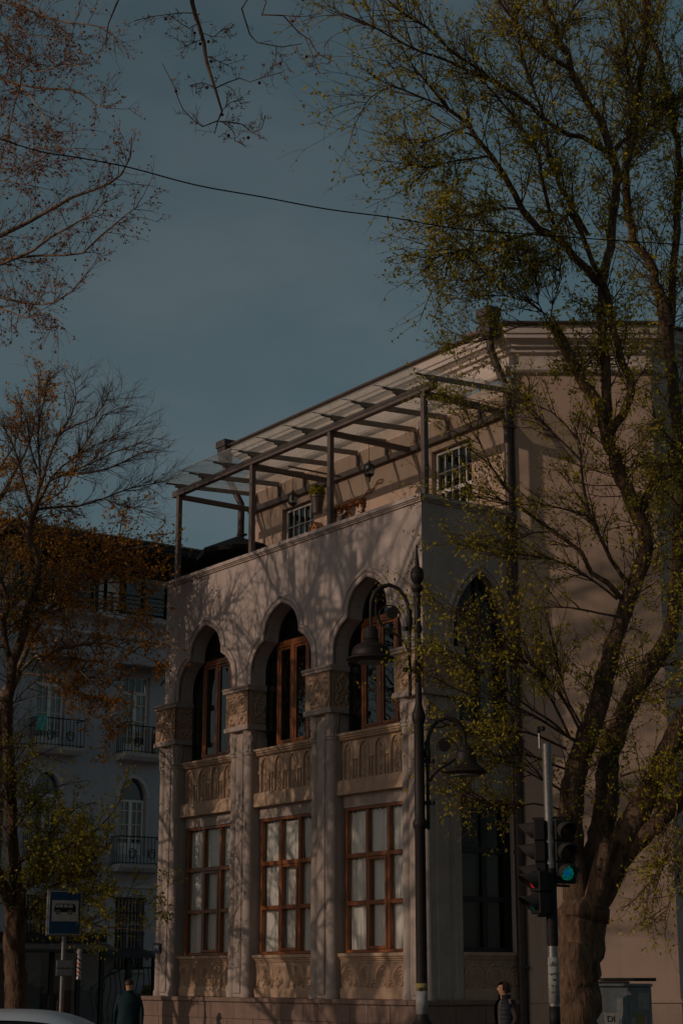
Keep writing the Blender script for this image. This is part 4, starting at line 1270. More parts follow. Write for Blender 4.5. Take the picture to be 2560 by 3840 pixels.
# ------------------------------------------------------------------ bus stop sign
bb = at(230, 3790, 33.0)
bus = thing('bus_stop_sign', 'blue bus stop sign with a white panel and black bus on a steel pole', 'road sign', (bb.x, bb.y, 0), math.radians(30))
bus.scale = (1.14, 1, 1)
MB().lathe([(.036, 0), (.036, 2.43)], (0, 0, 0), 14).build('pole', M['galv'], bus, smooth='auto')
MB().box(-.32, .30, -.02, .03, 2.42, 3.27).build('back_box', M['galv'], bus, bevel=.02)
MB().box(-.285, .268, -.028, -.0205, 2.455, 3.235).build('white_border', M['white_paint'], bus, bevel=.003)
MB().box(-.272, .255, -.033, -.0285, 2.468, 3.222).build('blue_panel', M['blue_paint'], bus)
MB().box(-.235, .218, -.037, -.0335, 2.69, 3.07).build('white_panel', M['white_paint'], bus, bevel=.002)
bx0, bz0 = -.2, 2.845
pic = thing('bus_symbol', None, None); pic.parent = bus
def pic_poly(pts, mm, y, nm):
    MB().ext_y([(bx0 + x, bz0 + z) for x, z in pts], y - .002, y).build(nm, M[mm], pic)
pic_poly([(0, .03), (.01, .01), (.36, .01), (.372, .03), (.372, .11), (.345, .16), (.32, .165), (.05, .165), (.03, .15), (.0, .09)], 'ink', -.0375, 'bus_body')
for x0_, x1_ in ((.085, .15), (.165, .23), (.245, .315)):
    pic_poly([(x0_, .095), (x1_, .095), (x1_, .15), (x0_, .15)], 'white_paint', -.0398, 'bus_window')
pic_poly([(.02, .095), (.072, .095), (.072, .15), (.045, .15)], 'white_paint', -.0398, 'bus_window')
for cx in (.065, .275):
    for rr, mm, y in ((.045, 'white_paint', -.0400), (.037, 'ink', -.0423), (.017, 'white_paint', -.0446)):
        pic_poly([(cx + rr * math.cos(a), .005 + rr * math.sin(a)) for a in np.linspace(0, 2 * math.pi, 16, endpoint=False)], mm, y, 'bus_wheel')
MB().box(-.13, .16, -.05, -.038, 1.71, 2.0).build('lower_plate_back', M['galv'], bus, bevel=.01)
lp = MB().box(-.115, .15, -.054, -.0505, 1.725, 1.985).build('lower_plate', M['paper'], bus, bevel=.002)
text_mesh('მოთხოვნით', 0.052, 'plate_text', M['ink'], bus, (.018, -.056, 1.85), (math.pi / 2, 0, 0), sx=.85)

# ------------------------------------------------------------------ utility cabinet
cab = thing('utility_cabinet', 'grey street utility cabinet pasted with torn posters beside the big trunk', 'cabinet', (3.6, 27.35, 0))
MB().box(0, 1.10, 0, .42, .12, 1.555).build('body', M['cabinet'], cab, bevel=.01)
MB().box(.04, 1.06, .03, .38, 0, .119).build('foot', M['mortar'], cab)
MB().box(-.02, 1.12, -.03, .45, 1.556, 1.60).build('lid', M['cabinet'], cab, bevel=.01)
MB().box(.02, .74, -.014, -.001, .16, 1.53).build('door', M['cabinet'], cab, bevel=.004)
MB().box(.75, 1.085, -.014, -.001, .16, 1.53).build('door', M['cabinet'], cab, bevel=.004)
MB().box(.68, .705, -.03, -.0145, .8, 1.0).build('handle', M['galv'], cab)
for x0_, x1_, z0_, z1_, mm, a in ((.36, .60, .86, 1.18, 'paper', 0), (.88, 1.06, 1.22, 1.47, 'paper', .06), (.79, 1.02, .78, 1.12, 'paper', -.05), (.84, .98, .98, 1.16, 'paper_y', .1), (.56, .66, 1.05, 1.4, 'paper', .02), (.41, .62, .6, .84, 'paper', .03)):
    w, h = (x1_ - x0_) / 2, (z1_ - z0_) / 2
    pts = [(-w, -h), (-w * .2, -h * .9), (w, -h * .95), (w * .93, h * .2), (w, h), (w * .1, h * .92), (-w, h), (-w * .9, 0)]
    MB().ext_y(pts, -.0022, 0).build('poster', M[mm], cab, loc=((x0_ + x1_) / 2, -.0165 - .003 * random.random() - (.004 if mm == 'paper_y' else 0), (z0_ + z1_) / 2), rot=(0, a, 0))
text_mesh('DI', .13, 'poster_text', M['ink'], cab, (.47, -.0235, 1.08), (math.pi / 2, 0, 0))
MB().box(.0, .78, .02, .36, 1.601, 1.632).build('loose_board', M['soffit'], cab, bevel=.004)
tag(MB().box(0, .82, 0, .3, 0, .05).build('wooden_board', M['soffit'], loc=(3.98, 27.42, 1.634), rot=(0, 0, .03), bevel=.01), 'dark loose board lying on top of the utility cabinet', 'board')

# ------------------------------------------------------------------ overhead cable
cps = [(-120, 478, 20), (131, 563, 20.3), (300, 592, 20.5), (490, 629, 20.8), (735, 694, 21.2), (980, 738, 21.6), (1225, 784, 22), (1470, 816, 22.4), (1714, 857, 22.8), (2041, 882, 23.3), (2367, 906, 23.8), (2720, 925, 24.2)]
cpt = smooth_path([tuple(at(x, y, Y)) for x, y, Y in cps], 4)
tag(MB().tube(cpt, 0.009, 6).build('overhead_cable', M['black']), 'thin black cable sagging across the open sky', 'cable')

# ------------------------------------------------------------------ things on the terrace
RM = Matrix.Rotation(RZ, 4, 'Z')
def ml(p):
    return CORNER + (RM @ Vector(p))
def lantern(p, ztop, label):
    t = thing('hanging_lantern', label, 'lantern', ml(p), RZ, 'lanterns hung under the pergola')
    MB().tube([(0, 0, .17), (0, 0, ztop - p[2])], .006, 5).build('chain', M['black_metal'], t)
    MB().lathe([(.01, .17), (.03, .13), (.05, .1), (.105, .06), (.1, .05)], (0, 0, 0), 8).build('cap', M['black_metal'], t)
    MB().lathe([(.1, -.12), (.06, -.16), (.03, -.18), (.02, -.25), (.006, -.28)], (0, 0, 0), 8).build('bottom', M['black_metal'], t)
    MB().lathe([(.088, .05), (.095, -.02), (.085, -.12)], (0, 0, 0), 8).build('globe', M['dark_glass'], t)
    for i in range(8):
        a = math.pi / 4 * i
        MB().tube([(.1 * math.cos(a), .1 * math.sin(a), .055), (.105 * math.cos(a), .105 * math.sin(a), -.02), (.095 * math.cos(a), .095 * math.sin(a), -.12)], .006, 4).build('rib', M['black_metal'], t)
lantern(on_u(1098, 1866, 5.52), 11.6, 'black lantern hanging left of the potted bush')
lantern(on_u(1384, 1757, 2.82), 11.6, 'black lantern hanging above the iron wall ornament')
pp = on_d(1189, 1890, 1.35)
pt_ = thing('hanging_pot', 'dark ribbed flower pot with a round green bush hanging above the parapet', 'plant pot', ml(pp), RZ)
MB().lathe([(.1, -.2), (.135, .12), (.15, .13), (.15, .17), (.12, .165)], (0, 0, 0), 20).build('pot', M['terracotta'], pt_, smooth='auto').data.materials[0] = M['zinc']
lv = MB()
for i in range(1500):
    d = RNG.normal(size=3); d /= np.linalg.norm(d)
    c = np.array([0, 0, .25]) + d * np.array([.16, .16, .14]) * RNG.uniform(.75, 1.05)
    a, b = RNG.normal(size=3) * .014, RNG.normal(size=3) * .011
    lv.add([c - a, c + b, c + a, c - b], [(0, 1, 2, 3)])
tag(lv.build('bush', M['leaf_deep'], pt_), kind='stuff')
MB().tube([(0, 0, .3), (0, 0, 11.6 - pp[2])], .006, 5).build('hanger', M['black_metal'], pt_)
MB().beam((0, -.7, 11.6 - pp[2]), (0, .6, 11.6 - pp[2]), .03, .03).build('hanging_bar', M['pergola'], pt_)
bh = on_d(1189, 1985, 0.17)
bt = thing('birdhouse', 'small orange wooden birdhouse with a pitched roof on the parapet', 'birdhouse', ml((bh[0], .17, 9.772)), RZ)
M['orange'] = surf('orange_wood', (0.42, 0.17, 0.03), (0.3, 0.1, 0.02), .7, 8)
MB().ext_y([(-.09, 0), (.09, 0), (.09, .12), (0, .22), (-.09, .12)], -.08, .08).build('box', M['orange'], bt)
for s in (-1, 1):
    MB().beam((0, 0, .235), (s * .14, 0, .095), .2, .012).build('roof_board', M['wood'], bt)
MB().ext_y([(.022 * math.cos(a), .12 + .022 * math.sin(a)) for a in np.linspace(0, 6.28, 12, endpoint=False)], -.085, -.081).build('entrance_hole', M['ink'], bt)
fq = on_d(1307, 1930, .3)
ft = thing('picture_frame', 'brown ivy-trimmed wooden frame standing on the parapet', 'frame', ml((fq[0], .3, 9.772)), RZ)
MB().box(-.46, -.42, -.02, .02, 0, .38).build('upright', M['wood'], ft)
MB().box(.44, .48, -.02, .02, 0, .38).build('upright', M['wood'], ft)
MB().box(-.46, .48, -.021, .021, .381, .42).build('top_bar', M['wood'], ft)
lv = MB()
for i in range(420):
    c = np.array([RNG.uniform(-.46, .48), RNG.normal() * .03, .40 + RNG.normal() * .045])
    if i % 4 == 0: c[0] = -.44 if i % 8 else .46; c[2] = RNG.uniform(.1, .4)
    a, b = RNG.normal(size=3) * .022, RNG.normal(size=3) * .016
    lv.add([c - a, c + b, c + a, c - b], [(0, 1, 2, 3)])
tag(lv.build('dry_ivy', M['leaf_rust'], ft), kind='stuff')
cq = on_d(1300, 1933, .42)
ct = thing('round_plaque', 'round dark green plaque leaning inside the ivy-trimmed frame', 'plaque', ml((cq[0], .40, 9.773)), RZ)
MB().ext_y([(.17 * math.cos(a), .17 + .17 * math.sin(a)) for a in np.linspace(0, 6.28, 24, endpoint=False)], 0, .03).build('rim', M['orange'], ct)
MB().ext_y([(.13 * math.cos(a), .17 + .13 * math.sin(a)) for a in np.linspace(0, 6.28, 24, endpoint=False)], -.008, -.001).build('face', surf('verdigris', (0.05, 0.1, 0.09), (0.12, 0.1, 0.06), .6, 12), ct)
uq = on_d(880, 2070, 1.25)
ut = thing('patio_umbrella', 'low black patio parasol at the far end of the terrace', 'parasol', ml((-7.75, 1.2, 9.0)), RZ)
MB().lathe([(.025, 0), (.025, 1.75)], (0, 0, 0), 8).build('pole', M['black_metal'], ut)
MB().lathe([(.2, 0), (.2, .06), (.04, .1)], (0, 0, 0), 16).build('foot', M['black_metal'], ut)
rim = [(1.02 * math.cos(a), .8 * math.sin(a), 1.42 + .02 * math.cos(a * 4)) for a in np.linspace(0, 2 * math.pi, 8, endpoint=False)]
MB().add(rim + [(0, 0, 1.80)] + [(x * .98, y * .98, z - .09) for x, y, z in rim], [(i, (i + 1) % 8, 8) for i in range(8)] + [(i, i + 9, (i + 1) % 8 + 9, (i + 1) % 8) for i in range(8)]).build('canopy', M['black'], ut)

# ------------------------------------------------------------------ trees
class Wood:
    def __init__(self):
        self.V, self.F, self.n = [], [], 0
    def tube(self, pts, rad, n):
        V = tube_verts(pts, rad, n)
        m = len(pts)
        i = np.arange(m - 1)[:, None] * n
        j = np.arange(n)[None, :]
        k = (j + 1) % n
        f = np.stack([i + j, i + k, i + n + k, i + n + j], -1).reshape(-1, 4) + self.n
        self.V.append(V); self.F.append(f); self.n += len(V)
    def batch(self, P, rad, n):
        """K tubes of m nodes each"""
        K, m, _ = P.shape
        T = np.empty_like(P)
        T[:, 1:-1] = P[:, 2:] - P[:, :-2]
        T[:, 0] = P[:, 1] - P[:, 0]
        T[:, -1] = P[:, -1] - P[:, -2]
        T /= np.linalg.norm(T, axis=2)[:, :, None] + 1e-12
        ref = np.where(np.abs(T[:, :1, 2:3]) < .85, np.array([[[0, 0, 1.0]]]), np.array([[[1.0, 0, 0]]]))
        N = np.cross(T, np.broadcast_to(ref, T.shape))
        N /= np.linalg.norm(N, axis=2)[:, :, None] + 1e-12
        B = np.cross(T, N)
        a = np.arange(n) * (2 * math.pi / n)
        V = P[:, :, None, :] + rad[:, :, None, None] * (np.cos(a)[None, None, :, None] * N[:, :, None, :] + np.sin(a)[None, None, :, None] * B[:, :, None, :])
        i = np.arange(m - 1)[:, None] * n
        j = np.arange(n)[None, :]
        k = (j + 1) % n
        f = np.stack([i + j, i + k, i + n + k, i + n + j], -1).reshape(-1, 4)
        f = (f[None] + (np.arange(K) * m * n)[:, None, None]).reshape(-1, 4) + self.n
        self.V.append(V.reshape(-1, 3)); self.F.append(f); self.n += K * m * n
    def build(self, name, mat, parent, smooth=True):
        if not self.V: return None
        return quads_obj(name, np.concatenate(self.V), np.concatenate(self.F), mat, parent, smooth)

def quads_obj(name, V, Fq, mat, parent, smooth=False):
    me = bpy.data.meshes.new(name)
    me.vertices.add(len(V)); me.vertices.foreach_set('co', V.astype(np.float32).ravel())
    me.loops.add(Fq.size); me.loops.foreach_set('vertex_index', Fq.astype(np.int32).ravel())
    me.polygons.add(len(Fq))
    me.polygons.foreach_set('loop_start', np.arange(len(Fq), dtype=np.int32) * 4)
    me.polygons.foreach_set('loop_total', np.full(len(Fq), 4, np.int32))
    if smooth:
        me.polygons.foreach_set('use_smooth', np.ones(len(Fq), bool))
    me.update(calc_edges=True)
    me.validate()
    return new_obj(name, me, mat, parent)

def spline(P, seg):
    """Catmull-Rom through points, about one node per seg metres"""
    P = np.array(P, float)
    out = []
    for i in range(len(P) - 1):
        p0, p1, p2, p3 = P[max(i - 1, 0)], P[i], P[i + 1], P[min(i + 2, len(P) - 1)]
        k = max(1, int(np.linalg.norm((p2 - p1)[:3]) / seg))
        for t in np.arange(k) / k:
            out.append(0.5 * (2 * p1 + (p2 - p0) * t + (2 * p0 - 5 * p1 + 4 * p2 - p3) * t * t + (3 * p1 - p0 - 3 * p2 + p3) * t ** 3))
    out.append(P[-1])
    return np.array(out)

class Tree:
    def __init__(self, seed, origin):
        self.r = np.random.default_rng(seed)
        self.o = np.array(origin, float)
        self.limbs, self.twigs = Wood(), Wood()
        self.leafV = []
        self.balls = []
    def limb(self, nodes, n=10, jit=0.02, knob=0.0, seg=0.22):
        """nodes: (x_px, y_px, Y, radius) traced from the photograph, or world tuples with a 'w' mark"""
        P = []
        for q in nodes:
            if q[-1] == 'w':
                P.append([q[0], q[1], q[2], q[3]])
            else:
                w = at(q[0], q[1], q[2])
                P.append([w.x, w.y, w.z, q[3]])
        S = spline(P, seg)
        pts, rad = S[:, :3] - self.o, np.clip(S[:, 3], 0.004, 9)
        if jit:
            pts[1:-1] += self.r.normal(size=(len(pts) - 2, 3)) * np.minimum(jit, rad[1:-1, None] * 0.35)
        if knob:
            rad = rad * (1 + knob * np.clip(self.r.normal(size=len(rad)), -1, 1.6))
        self.limbs.tube(pts, rad, n)
        return pts, rad
    def sprout(self, path, count, length, r0, t0=0.15, ang=(25, 65), up=0.25, maxlevel=2, kids=5, leaves=None, wig=0.10, bias=None, shrink=0.5, n=4):
        """grow all side shoots of one limb at once, level by level"""
        R = self.r
        pts, rad = path
        m = len(pts)
        t = R.uniform(t0, 1.0, count) * (m - 1)
        i = np.minimum(t.astype(int), m - 2)
        P = pts[i] + (pts[i + 1] - pts[i]) * (t - i)[:, None]
        D = pts[i + 1] - pts[i]
        r = np.minimum(r0, rad[i] * 0.75) * R.uniform(.75, 1.15, count)
        L = np.full(count, float(length))
        for level in range(1, maxlevel + 1):
            K = len(P)
            k = 5 if level < maxlevel else 4
            D = D / (np.linalg.norm(D, axis=1)[:, None] + 1e-9)
            q = R.normal(size=(K, 3))
            q -= D * (q * D).sum(1)[:, None]
            q /= np.linalg.norm(q, axis=1)[:, None] + 1e-9
            a = np.radians(R.uniform(ang[0], ang[1], K))[:, None]
            d = D * np.cos(a) + q * np.sin(a)
            d[:, 2] += up * 0.8 ** (level - 1)
            if bias is not None:
                d = d + bias
            d /= np.linalg.norm(d, axis=1)[:, None]
            Ls = L * R.uniform(.55, 1.25, K)
            path2 = np.empty((K, k + 1, 3))
            path2[:, 0] = P
            for s in range(k):
                d = d + R.normal(size=(K, 3)) * wig * 1.2 ** (level - 1)
                d[:, 2] += up * 0.12
                d /= np.linalg.norm(d, axis=1)[:, None]
                path2[:, s + 1] = path2[:, s] + d * (Ls / k)[:, None]
            r2 = r[:, None] * (1 - 0.65 * np.linspace(0, 1, k + 1))[None, :]
            r2 = np.maximum(r2, 0.0016)
            self.twigs.batch(path2, r2, n if level < maxlevel else 3)
            if leaves and level == maxlevel:
                self.leaf_batch(path2, leaves)
            if level < maxlevel:
                nk = np.maximum(2, R.poisson(kids, K))
                j = np.repeat(np.arange(K), nk)
                t = R.uniform(.15, 1.0, len(j)) * k
                i = np.minimum(t.astype(int), k - 1)
                P = path2[j, i] + (path2[j, i + 1] - path2[j, i]) * (t - i)[:, None]
                D = path2[j, i + 1] - path2[j, i]
                L = Ls[j] * shrink
                r = np.maximum(r[j] * .5, .0024)
    def leaf_batch(self, path2, lv):
        R = self.r
        K, m, _ = path2.shape
        nl = R.poisson(lv['n'], K)
        j = np.repeat(np.arange(K), nl)
        N = len(j)
        if N == 0: return
        t = R.uniform(lv.get('from', 0.2), 1.0, N) * (m - 1)
        i = np.minimum(t.astype(int), m - 2)
        P = path2[j, i] + (path2[j, i + 1] - path2[j, i]) * (t - i)[:, None] + R.normal(size=(N, 3)) * lv.get('spread', 0.025)
        s = lv['size'] * R.uniform(0.55, 1.3, N)
        A = R.normal(size=(N, 3))
        A[:, 2] -= lv.get('droop', 0.4)
        A /= np.linalg.norm(A, axis=1)[:, None]
        B = np.cross(A, R.normal(size=(N, 3)))
        B /= np.linalg.norm(B, axis=1)[:, None] + 1e-9
        w = lv.get('w', 0.5)
        M0 = P + A * (s * 0.45)[:, None]
        Q = np.stack([P, M0 + B * (s * w / 2)[:, None], P + A * s[:, None], M0 - B * (s * w / 2)[:, None]], 1)
        self.leafV.append(Q.reshape(-1, 3))
    def finish(self, name, label, cat, mats, group=None, crown='crown'):
        t = thing(name, label, cat, tuple(self.o), 0, group)
        self.limbs.build('trunk', mats[0], t)
        tw = self.twigs.build('branches', mats[1], t)
        if self.leafV:
            V = np.concatenate(self.leafV)
            f = np.arange(len(V)).reshape(-1, 4)
            tag(quads_obj(crown, V, f, mats[2], t), kind='stuff')
        if self.balls:
            b = MB()
            for c in self.balls:
                b.lathe([(.002, -.017), (.013, -.011), (.017, 0), (.013, .011), (.002, .017)], c, 6)
            tag(b.build('seed_balls', M['seed'], t, smooth=True), kind='stuff')
        return t

def z5(x, y): return (1560 + .6378 * x, 1100 + .6378 * y)
def z6(x, y): return (1560 + .6378 * x, 2400 + .6378 * y)
def zt(x, y): return (1280 + .8163 * x, .8163 * y)
def tl(x, y): return (.8163 * x, .8163 * y)
def z3(x, y): return (.4464 * x, 1900 + .4464 * y)
def z4(x, y): return (.4464 * x, 2900 + .4464 * y)
def zm(x, y): return (.4464 * x, 1000 + .4464 * y)
def tr(fn, pts, Y0, Y1, r0, r1):
    n = len(pts) - 1
    return [(*fn(x, y), Y0 + (Y1 - Y0) * i / n, r0 + (r1 - r0) * i / n) for i, (x, y) in enumerate(pts)]

# ---- the big tree at the right
TB = at(2172, 3840, 26.6)
T = Tree(11, (TB.x, TB.y, 0))
def tb(z, r): return (TB.x, TB.y, z, r, 'w')
T.limb([tb(0, .46), tb(.25, .37), tb(.7, .33)] + tr(z6, [(955, 2150), (950, 1950), (965, 1750), (985, 1580)], 26.6, 26.6, .31, .36) + [(*z6(1000, 1480), 26.6, .2)], 18, .03, .05, .1)
A = T.limb(tr(z6, [(975, 1640), (925, 1400), (905, 1200), (908, 1000), (932, 800), (985, 600), (1060, 420), (1110, 220), (1160, 0)], 26.6, 26.3, .22, .135) , 14, .012, .03, .12)
A2 = T.limb(tr(z6, [(1110, 220), (1160, 0)], 26.35, 26.3, .13, .125) + tr(z5, [(1190, 1960), (1250, 1780), (1325, 1580), (1345, 1420), (1290, 1280), (1215, 1100), (1150, 950), (1120, 800)], 26.3, 26.0, .125, .105), 12, .012, .03, .12)
B = T.limb(tr(z6, [(1000, 1600), (1050, 1300), (1100, 1050), (1120, 850), (1125, 700), (1170, 560), (1235, 400), (1335, 210), (1440, 60)], 26.7, 27.2, .2, .14), 14, .012, .03, .12)
B2 = T.limb(tr(z6, [(1335, 210), (1440, 60), (1490, -40)], 27.15, 27.3, .14, .125) + tr(z5, [(1515, 1850), (1540, 1550), (1548, 1250), (1540, 1000), (1528, 700), (1490, 400), (1452, 150), (1415, -40)], 27.3, 27.2, .12, .085), 12, .012, .02, .14)
Cc = T.limb(tr(z6, [(1010, 1640), (1120, 1400), (1210, 1210), (1290, 1040), (1385, 860), (1480, 650), (1570, 470), (1680, 250), (1760, -100)], 26.6, 26.0, .24, .13), 14, .012, .03, .12)
Dd = T.limb(tr(z6, [(1170, 1330), (1270, 1200), (1370, 1120), (1490, 1000), (1620, 860), (1800, 700)], 26.5, 26.0, .15, .11), 12, .012, .03, .14)
T.limb(tr(z6, [(1040, 1560), (1075, 1400), (1105, 1270), (1140, 1170)], 26.4, 26.25, .17, .12), 12, .01, .04, .12)
# forks of the left limb
A_st = T.limb(tr(z5, [(1125, 820), (1065, 640), (965, 500), (885, 335), (795, 178)], 26.0, 25.7, .095, .078), 10, .008, .03, .14)
A_m = T.limb(tr(z5, [(1130, 830), (1117, 620), (1110, 430), (1092, 300), (1086, 150), (1092, -20), (1095, -60)], 26.0, 25.9, .085, .062), 10, .008, .03, .14)
A_r = T.limb(tr(z5, [(1135, 830), (1165, 770), (1212, 715), (1262, 570), (1242, 465), (1192, 350), (1155, 200), (1128, 20), (1098, -70)], 26.0, 25.9, .08, .05), 10, .008, .03, .14)
A_x = T.limb(tr(z5, [(1300, 1300), (1390, 1120), (1480, 950), (1570, 810)], 26.2, 26.8, .075, .05), 8)
LIMBS = []
def TL(fn, pts, Y0, Y1, r0, r1):
    p = T.limb(tr(fn, pts, Y0, Y1, r0, r1), 7, .02, .02, .2)
    LIMBS.append(p)
    return p
t1 = TL(zt, [(1198, 1310), (1110, 1240), (1020, 1125), (900, 1050), (830, 960), (790, 880), (740, 790), (685, 715), (622, 635), (575, 560), (490, 500), (440, 440), (385, 370), (330, 310)], 25.9, 24.2, .07, .016)
t2 = TL(zt, [(1195, 1300), (1215, 1200), (1240, 1000), (1262, 850), (1240, 700), (1180, 555), (1112, 430), (1062, 320), (1000, 190), (945, 40), (905, -60)], 25.9, 25.5, .078, .048)
t3 = TL(zt, [(1190, 1270), (1120, 1120), (1050, 980), (985, 1050), (950, 960), (925, 850), (890, 680), (800, 555), (700, 430), (605, 335)], 25.9, 24.8, .045, .016)
t4 = TL(zt, [(1235, 700), (1110, 640), (980, 590), (860, 480), (740, 400), (620, 315), (500, 230), (390, 120), (280, 60), (190, -20)], 25.6, 23.9, .045, .012)
t5 = TL(zt, [(740, 400), (560, 312), (430, 265), (310, 215), (205, 155), (100, 100), (20, 65)], 24.8, 23.6, .028, .008)
t6 = TL(zt, [(1062, 320), (930, 255), (835, 150), (765, 60), (700, -30)], 25.5, 24.6, .035, .014)
t7 = TL(zt, [(1505, 1500), (1445, 1300), (1375, 1150), (1312, 1000), (1302, 800), (1330, 600), (1372, 350), (1402, 100), (1412, -30)], 27.2, 26.6, .085, .05)
t8 = TL(zt, [(1507, 1650), (1512, 1500), (1518, 1330), (1542, 1000), (1546, 700), (1500, 450), (1452, 250), (1405, 130), (1380, -20)], 27.2, 27.6, .075, .042)
t9 = TL(zt, [(1262, 860), (1330, 700), (1340, 480), (1300, 250), (1280, 60), (1260, -40)], 26.0, 27.0, .045, .02)
t10 = TL(zt, [(985, 1090), (890, 1075), (740, 1110), (640, 1142), (540, 1152), (430, 1185), (380, 1250)], 25.7, 24.6, .03, .008)
t11 = TL(zt, [(1000, 1150), (935, 1200), (855, 1203), (780, 1190), (690, 1250), (600, 1290)], 25.8, 24.9, .025, .008)
t12 = TL(zt, [(820, 960), (700, 960), (600, 985), (500, 1000), (420, 1030)], 25.4, 24.5, .022, .007)
t13 = TL(zt, [(685, 715), (560, 730), (460, 750), (380, 770), (300, 750)], 24.9, 24.0, .02, .006)
t14 = TL(zt, [(622, 635), (520, 600), (400, 650), (330, 660), (270, 610)], 24.7, 23.9, .018, .006)
t15 = TL(zt, [(490, 500), (350, 440), (230, 400), (130, 450), (90, 520)], 24.5, 23.5, .018, .006)
t16 = TL(zt, [(1130, 1080), (1010, 870), (960, 750), (930, 560), (870, 380), (820, 200), (800, 0)], 25.9, 25.4, .035, .014)
t17 = TL(zt, [(1240, 700), (1330, 620), (1450, 560), (1560, 420), (1640, 250)], 26, 27.4, .04, .015)
t18 = TL(zt, [(1000, 190), (1050, 60), (1120, -40)], 25.6, 25.9, .03, .015)
# sprouts of the lower left
SL = []
def SL_(fn, pts, Y0, Y1, r0, r1):
    p = T.limb(tr(fn, pts, Y0, Y1, r0, r1), 6, .012, .0, .2)
    SL.append(p)
SL_(z6, [(945, 605), (820, 500), (700, 420), (480, 250), (260, 95), (80, 10)], 26.3, 24.4, .024, .006)
SL_(z6, [(930, 590), (760, 490), (560, 380), (330, 330), (110, 225)], 26.3, 24.3, .024, .006)
SL_(z6, [(905, 580), (800, 360), (700, 180), (625, 0), (560, -180)], 26.3, 25.2, .024, .006)
SL_(z6, [(880, 640), (640, 540), (420, 560), (240, 500), (90, 520)], 26.4, 25.35, .022, .006)
SL_(z6, [(865, 900), (700, 800), (560, 720), (420, 640)], 26.5, 25.35, .02, .005)
SL_(z6, [(870, 1010), (690, 960), (520, 990), (380, 950), (270, 910)], 26.5, 25.35, .02, .005)
SL_(z6, [(880, 760), (660, 680), (480, 700), (330, 800), (260, 940)], 26.4, 25.35, .02, .005)
SL_(z6, [(1010, 560), (900, 380), (830, 150), (790, -60)], 26.3, 25.5, .022, .006)
SL_(z6, [(990, 580), (800, 260), (560, 60), (380, -60)], 26.3, 25.35, .024, .006)
SL_(z5, [(1200, 1790), (1120, 1700), (1030, 1640), (960, 1520), (800, 1400), (620, 1260), (520, 1130), (440, 1020), (370, 870), (300, 760)], 26.2, 25.35, .045, .008)
SL_(z5, [(1250, 1710), (1100, 1480), (1020, 1300), (980, 1100), (960, 900), (930, 780)], 26.2, 25.4, .035, .009)
SL_(z5, [(1035, 1340), (1000, 1310), (880, 1270), (740, 1240), (520, 1240), (300, 1190), (170, 1225)], 25.85, 25.35, .02, .005)
SL_(z5, [(975, 990), (880, 900), (740, 750), (650, 650), (545, 470)], 25.5, 25.35, .022, .006)
SL_(z5, [(940, 860), (800, 700), (600, 640), (420, 690), (250, 640)], 25.4, 25.35, .015, .005)
SL_(z5, [(800, 1400), (600, 1420), (400, 1500), (250, 1480)], 25.5, 25.35, .014, .004)
SL_(z5, [(1215, 1905), (1100, 1880), (900, 1850), (700, 1850), (520, 1910), (330, 1900), (80, 1830)], 26.1, 25.35, .02, .005)
SL_(z5, [(1180, 1800), (900, 1600), (640, 1540), (420, 1540)], 26.1, 25.35, .02, .005)
SL_(z5, [(800, 185), (760, 120), (640, 40), (450, 10), (330, 30)], 25.7, 25.35, .016, .005)
SL_(z5, [(790, 190), (620, 190), (420, 270), (240, 300)], 25.7, 25.35, .014, .005)
SL_(z5, [(785, 180), (800, 60), (850, -80), (830, -200)], 25.7, 25.4, .016, .005)
SL_(z5, [(780, 190), (720, 60), (700, -80)], 25.7, 25.35, .014, .005)
SR = []
for fn, pts in ((z6, [(1480, 650), (1535, 900), (1500, 1180), (1430, 1380), (1330, 1560)]), (z6, [(1560, 500), (1575, 900), (1565, 1250), (1500, 1500), (1450, 1660)]), (z6, [(1390, 870), (1470, 1150), (1420, 1350), (1290, 1520), (1200, 1590)]),
                (z6, [(1200, 800), (1300, 770), (1420, 760), (1500, 700)]), (z6, [(1230, 420), (1350, 300), (1480, 330), (1580, 250)]), (z5, [(1380, 1510), (1450, 1470), (1580, 1400)]), (z5, [(1340, 1330), (1420, 1500), (1500, 1700), (1470, 1950)]),
                (z5, [(1220, 1120), (1300, 1020), (1400, 980), (1500, 1040)]), (z5, [(1535, 900), (1430, 780), (1350, 650)]), (z5, [(1545, 1250), (1440, 1150), (1330, 1180)])):
    SR.append(T.limb(tr(fn, pts, 26.2, 25.6, .02, .005), 6, .012, .0, .2))
lv = dict(n=4.4, size=.068, spread=.03, droop=.5, w=.48)
lvd = dict(n=6.2, size=.07, spread=.035, droop=.5, w=.5)
for p in LIMBS:
    T.sprout(p, int(2.2 * len(p[0])), 1.0, .011, .12, (20, 60), .1, 2, 7, lv)
for p in (t10, t11, t12, t3, t13):
    T.sprout(p, 26, .6, .008, .1, (25, 80), .05, 2, 7, lvd)
for p in (t2, t7, t8, t9, t17, t16):
    T.sprout(p, 30, 1.0, .011, .1, (30, 80), .1, 2, 7, lvd)
for p in SL:
    T.sprout(p, 26, .75, .009, .2, (15, 55), .12, 2, 7, dict(n=3.8, size=.066, spread=.03, droop=.7, w=.45), bias=np.array([-.15, 0, .05]))
for p in SR:
    T.sprout(p, 22, .55, .008, .2, (25, 80), -.1, 2, 7, dict(n=3.4, size=.064, spread=.03, droop=.7, w=.45))
for p, c, L in ((A, 14, .8), (A2, 22, .9), (B, 14, .9), (B2, 24, .9), (Cc, 16, .9), (Dd, 10, .8), (A_m, 10, .7), (A_r, 14, .8), (A_x, 12, .7), (A_st, 10, .6)):
    T.sprout(p, c * 2, L, .012, .25, (35, 85), .15, 2, 7, lvd)
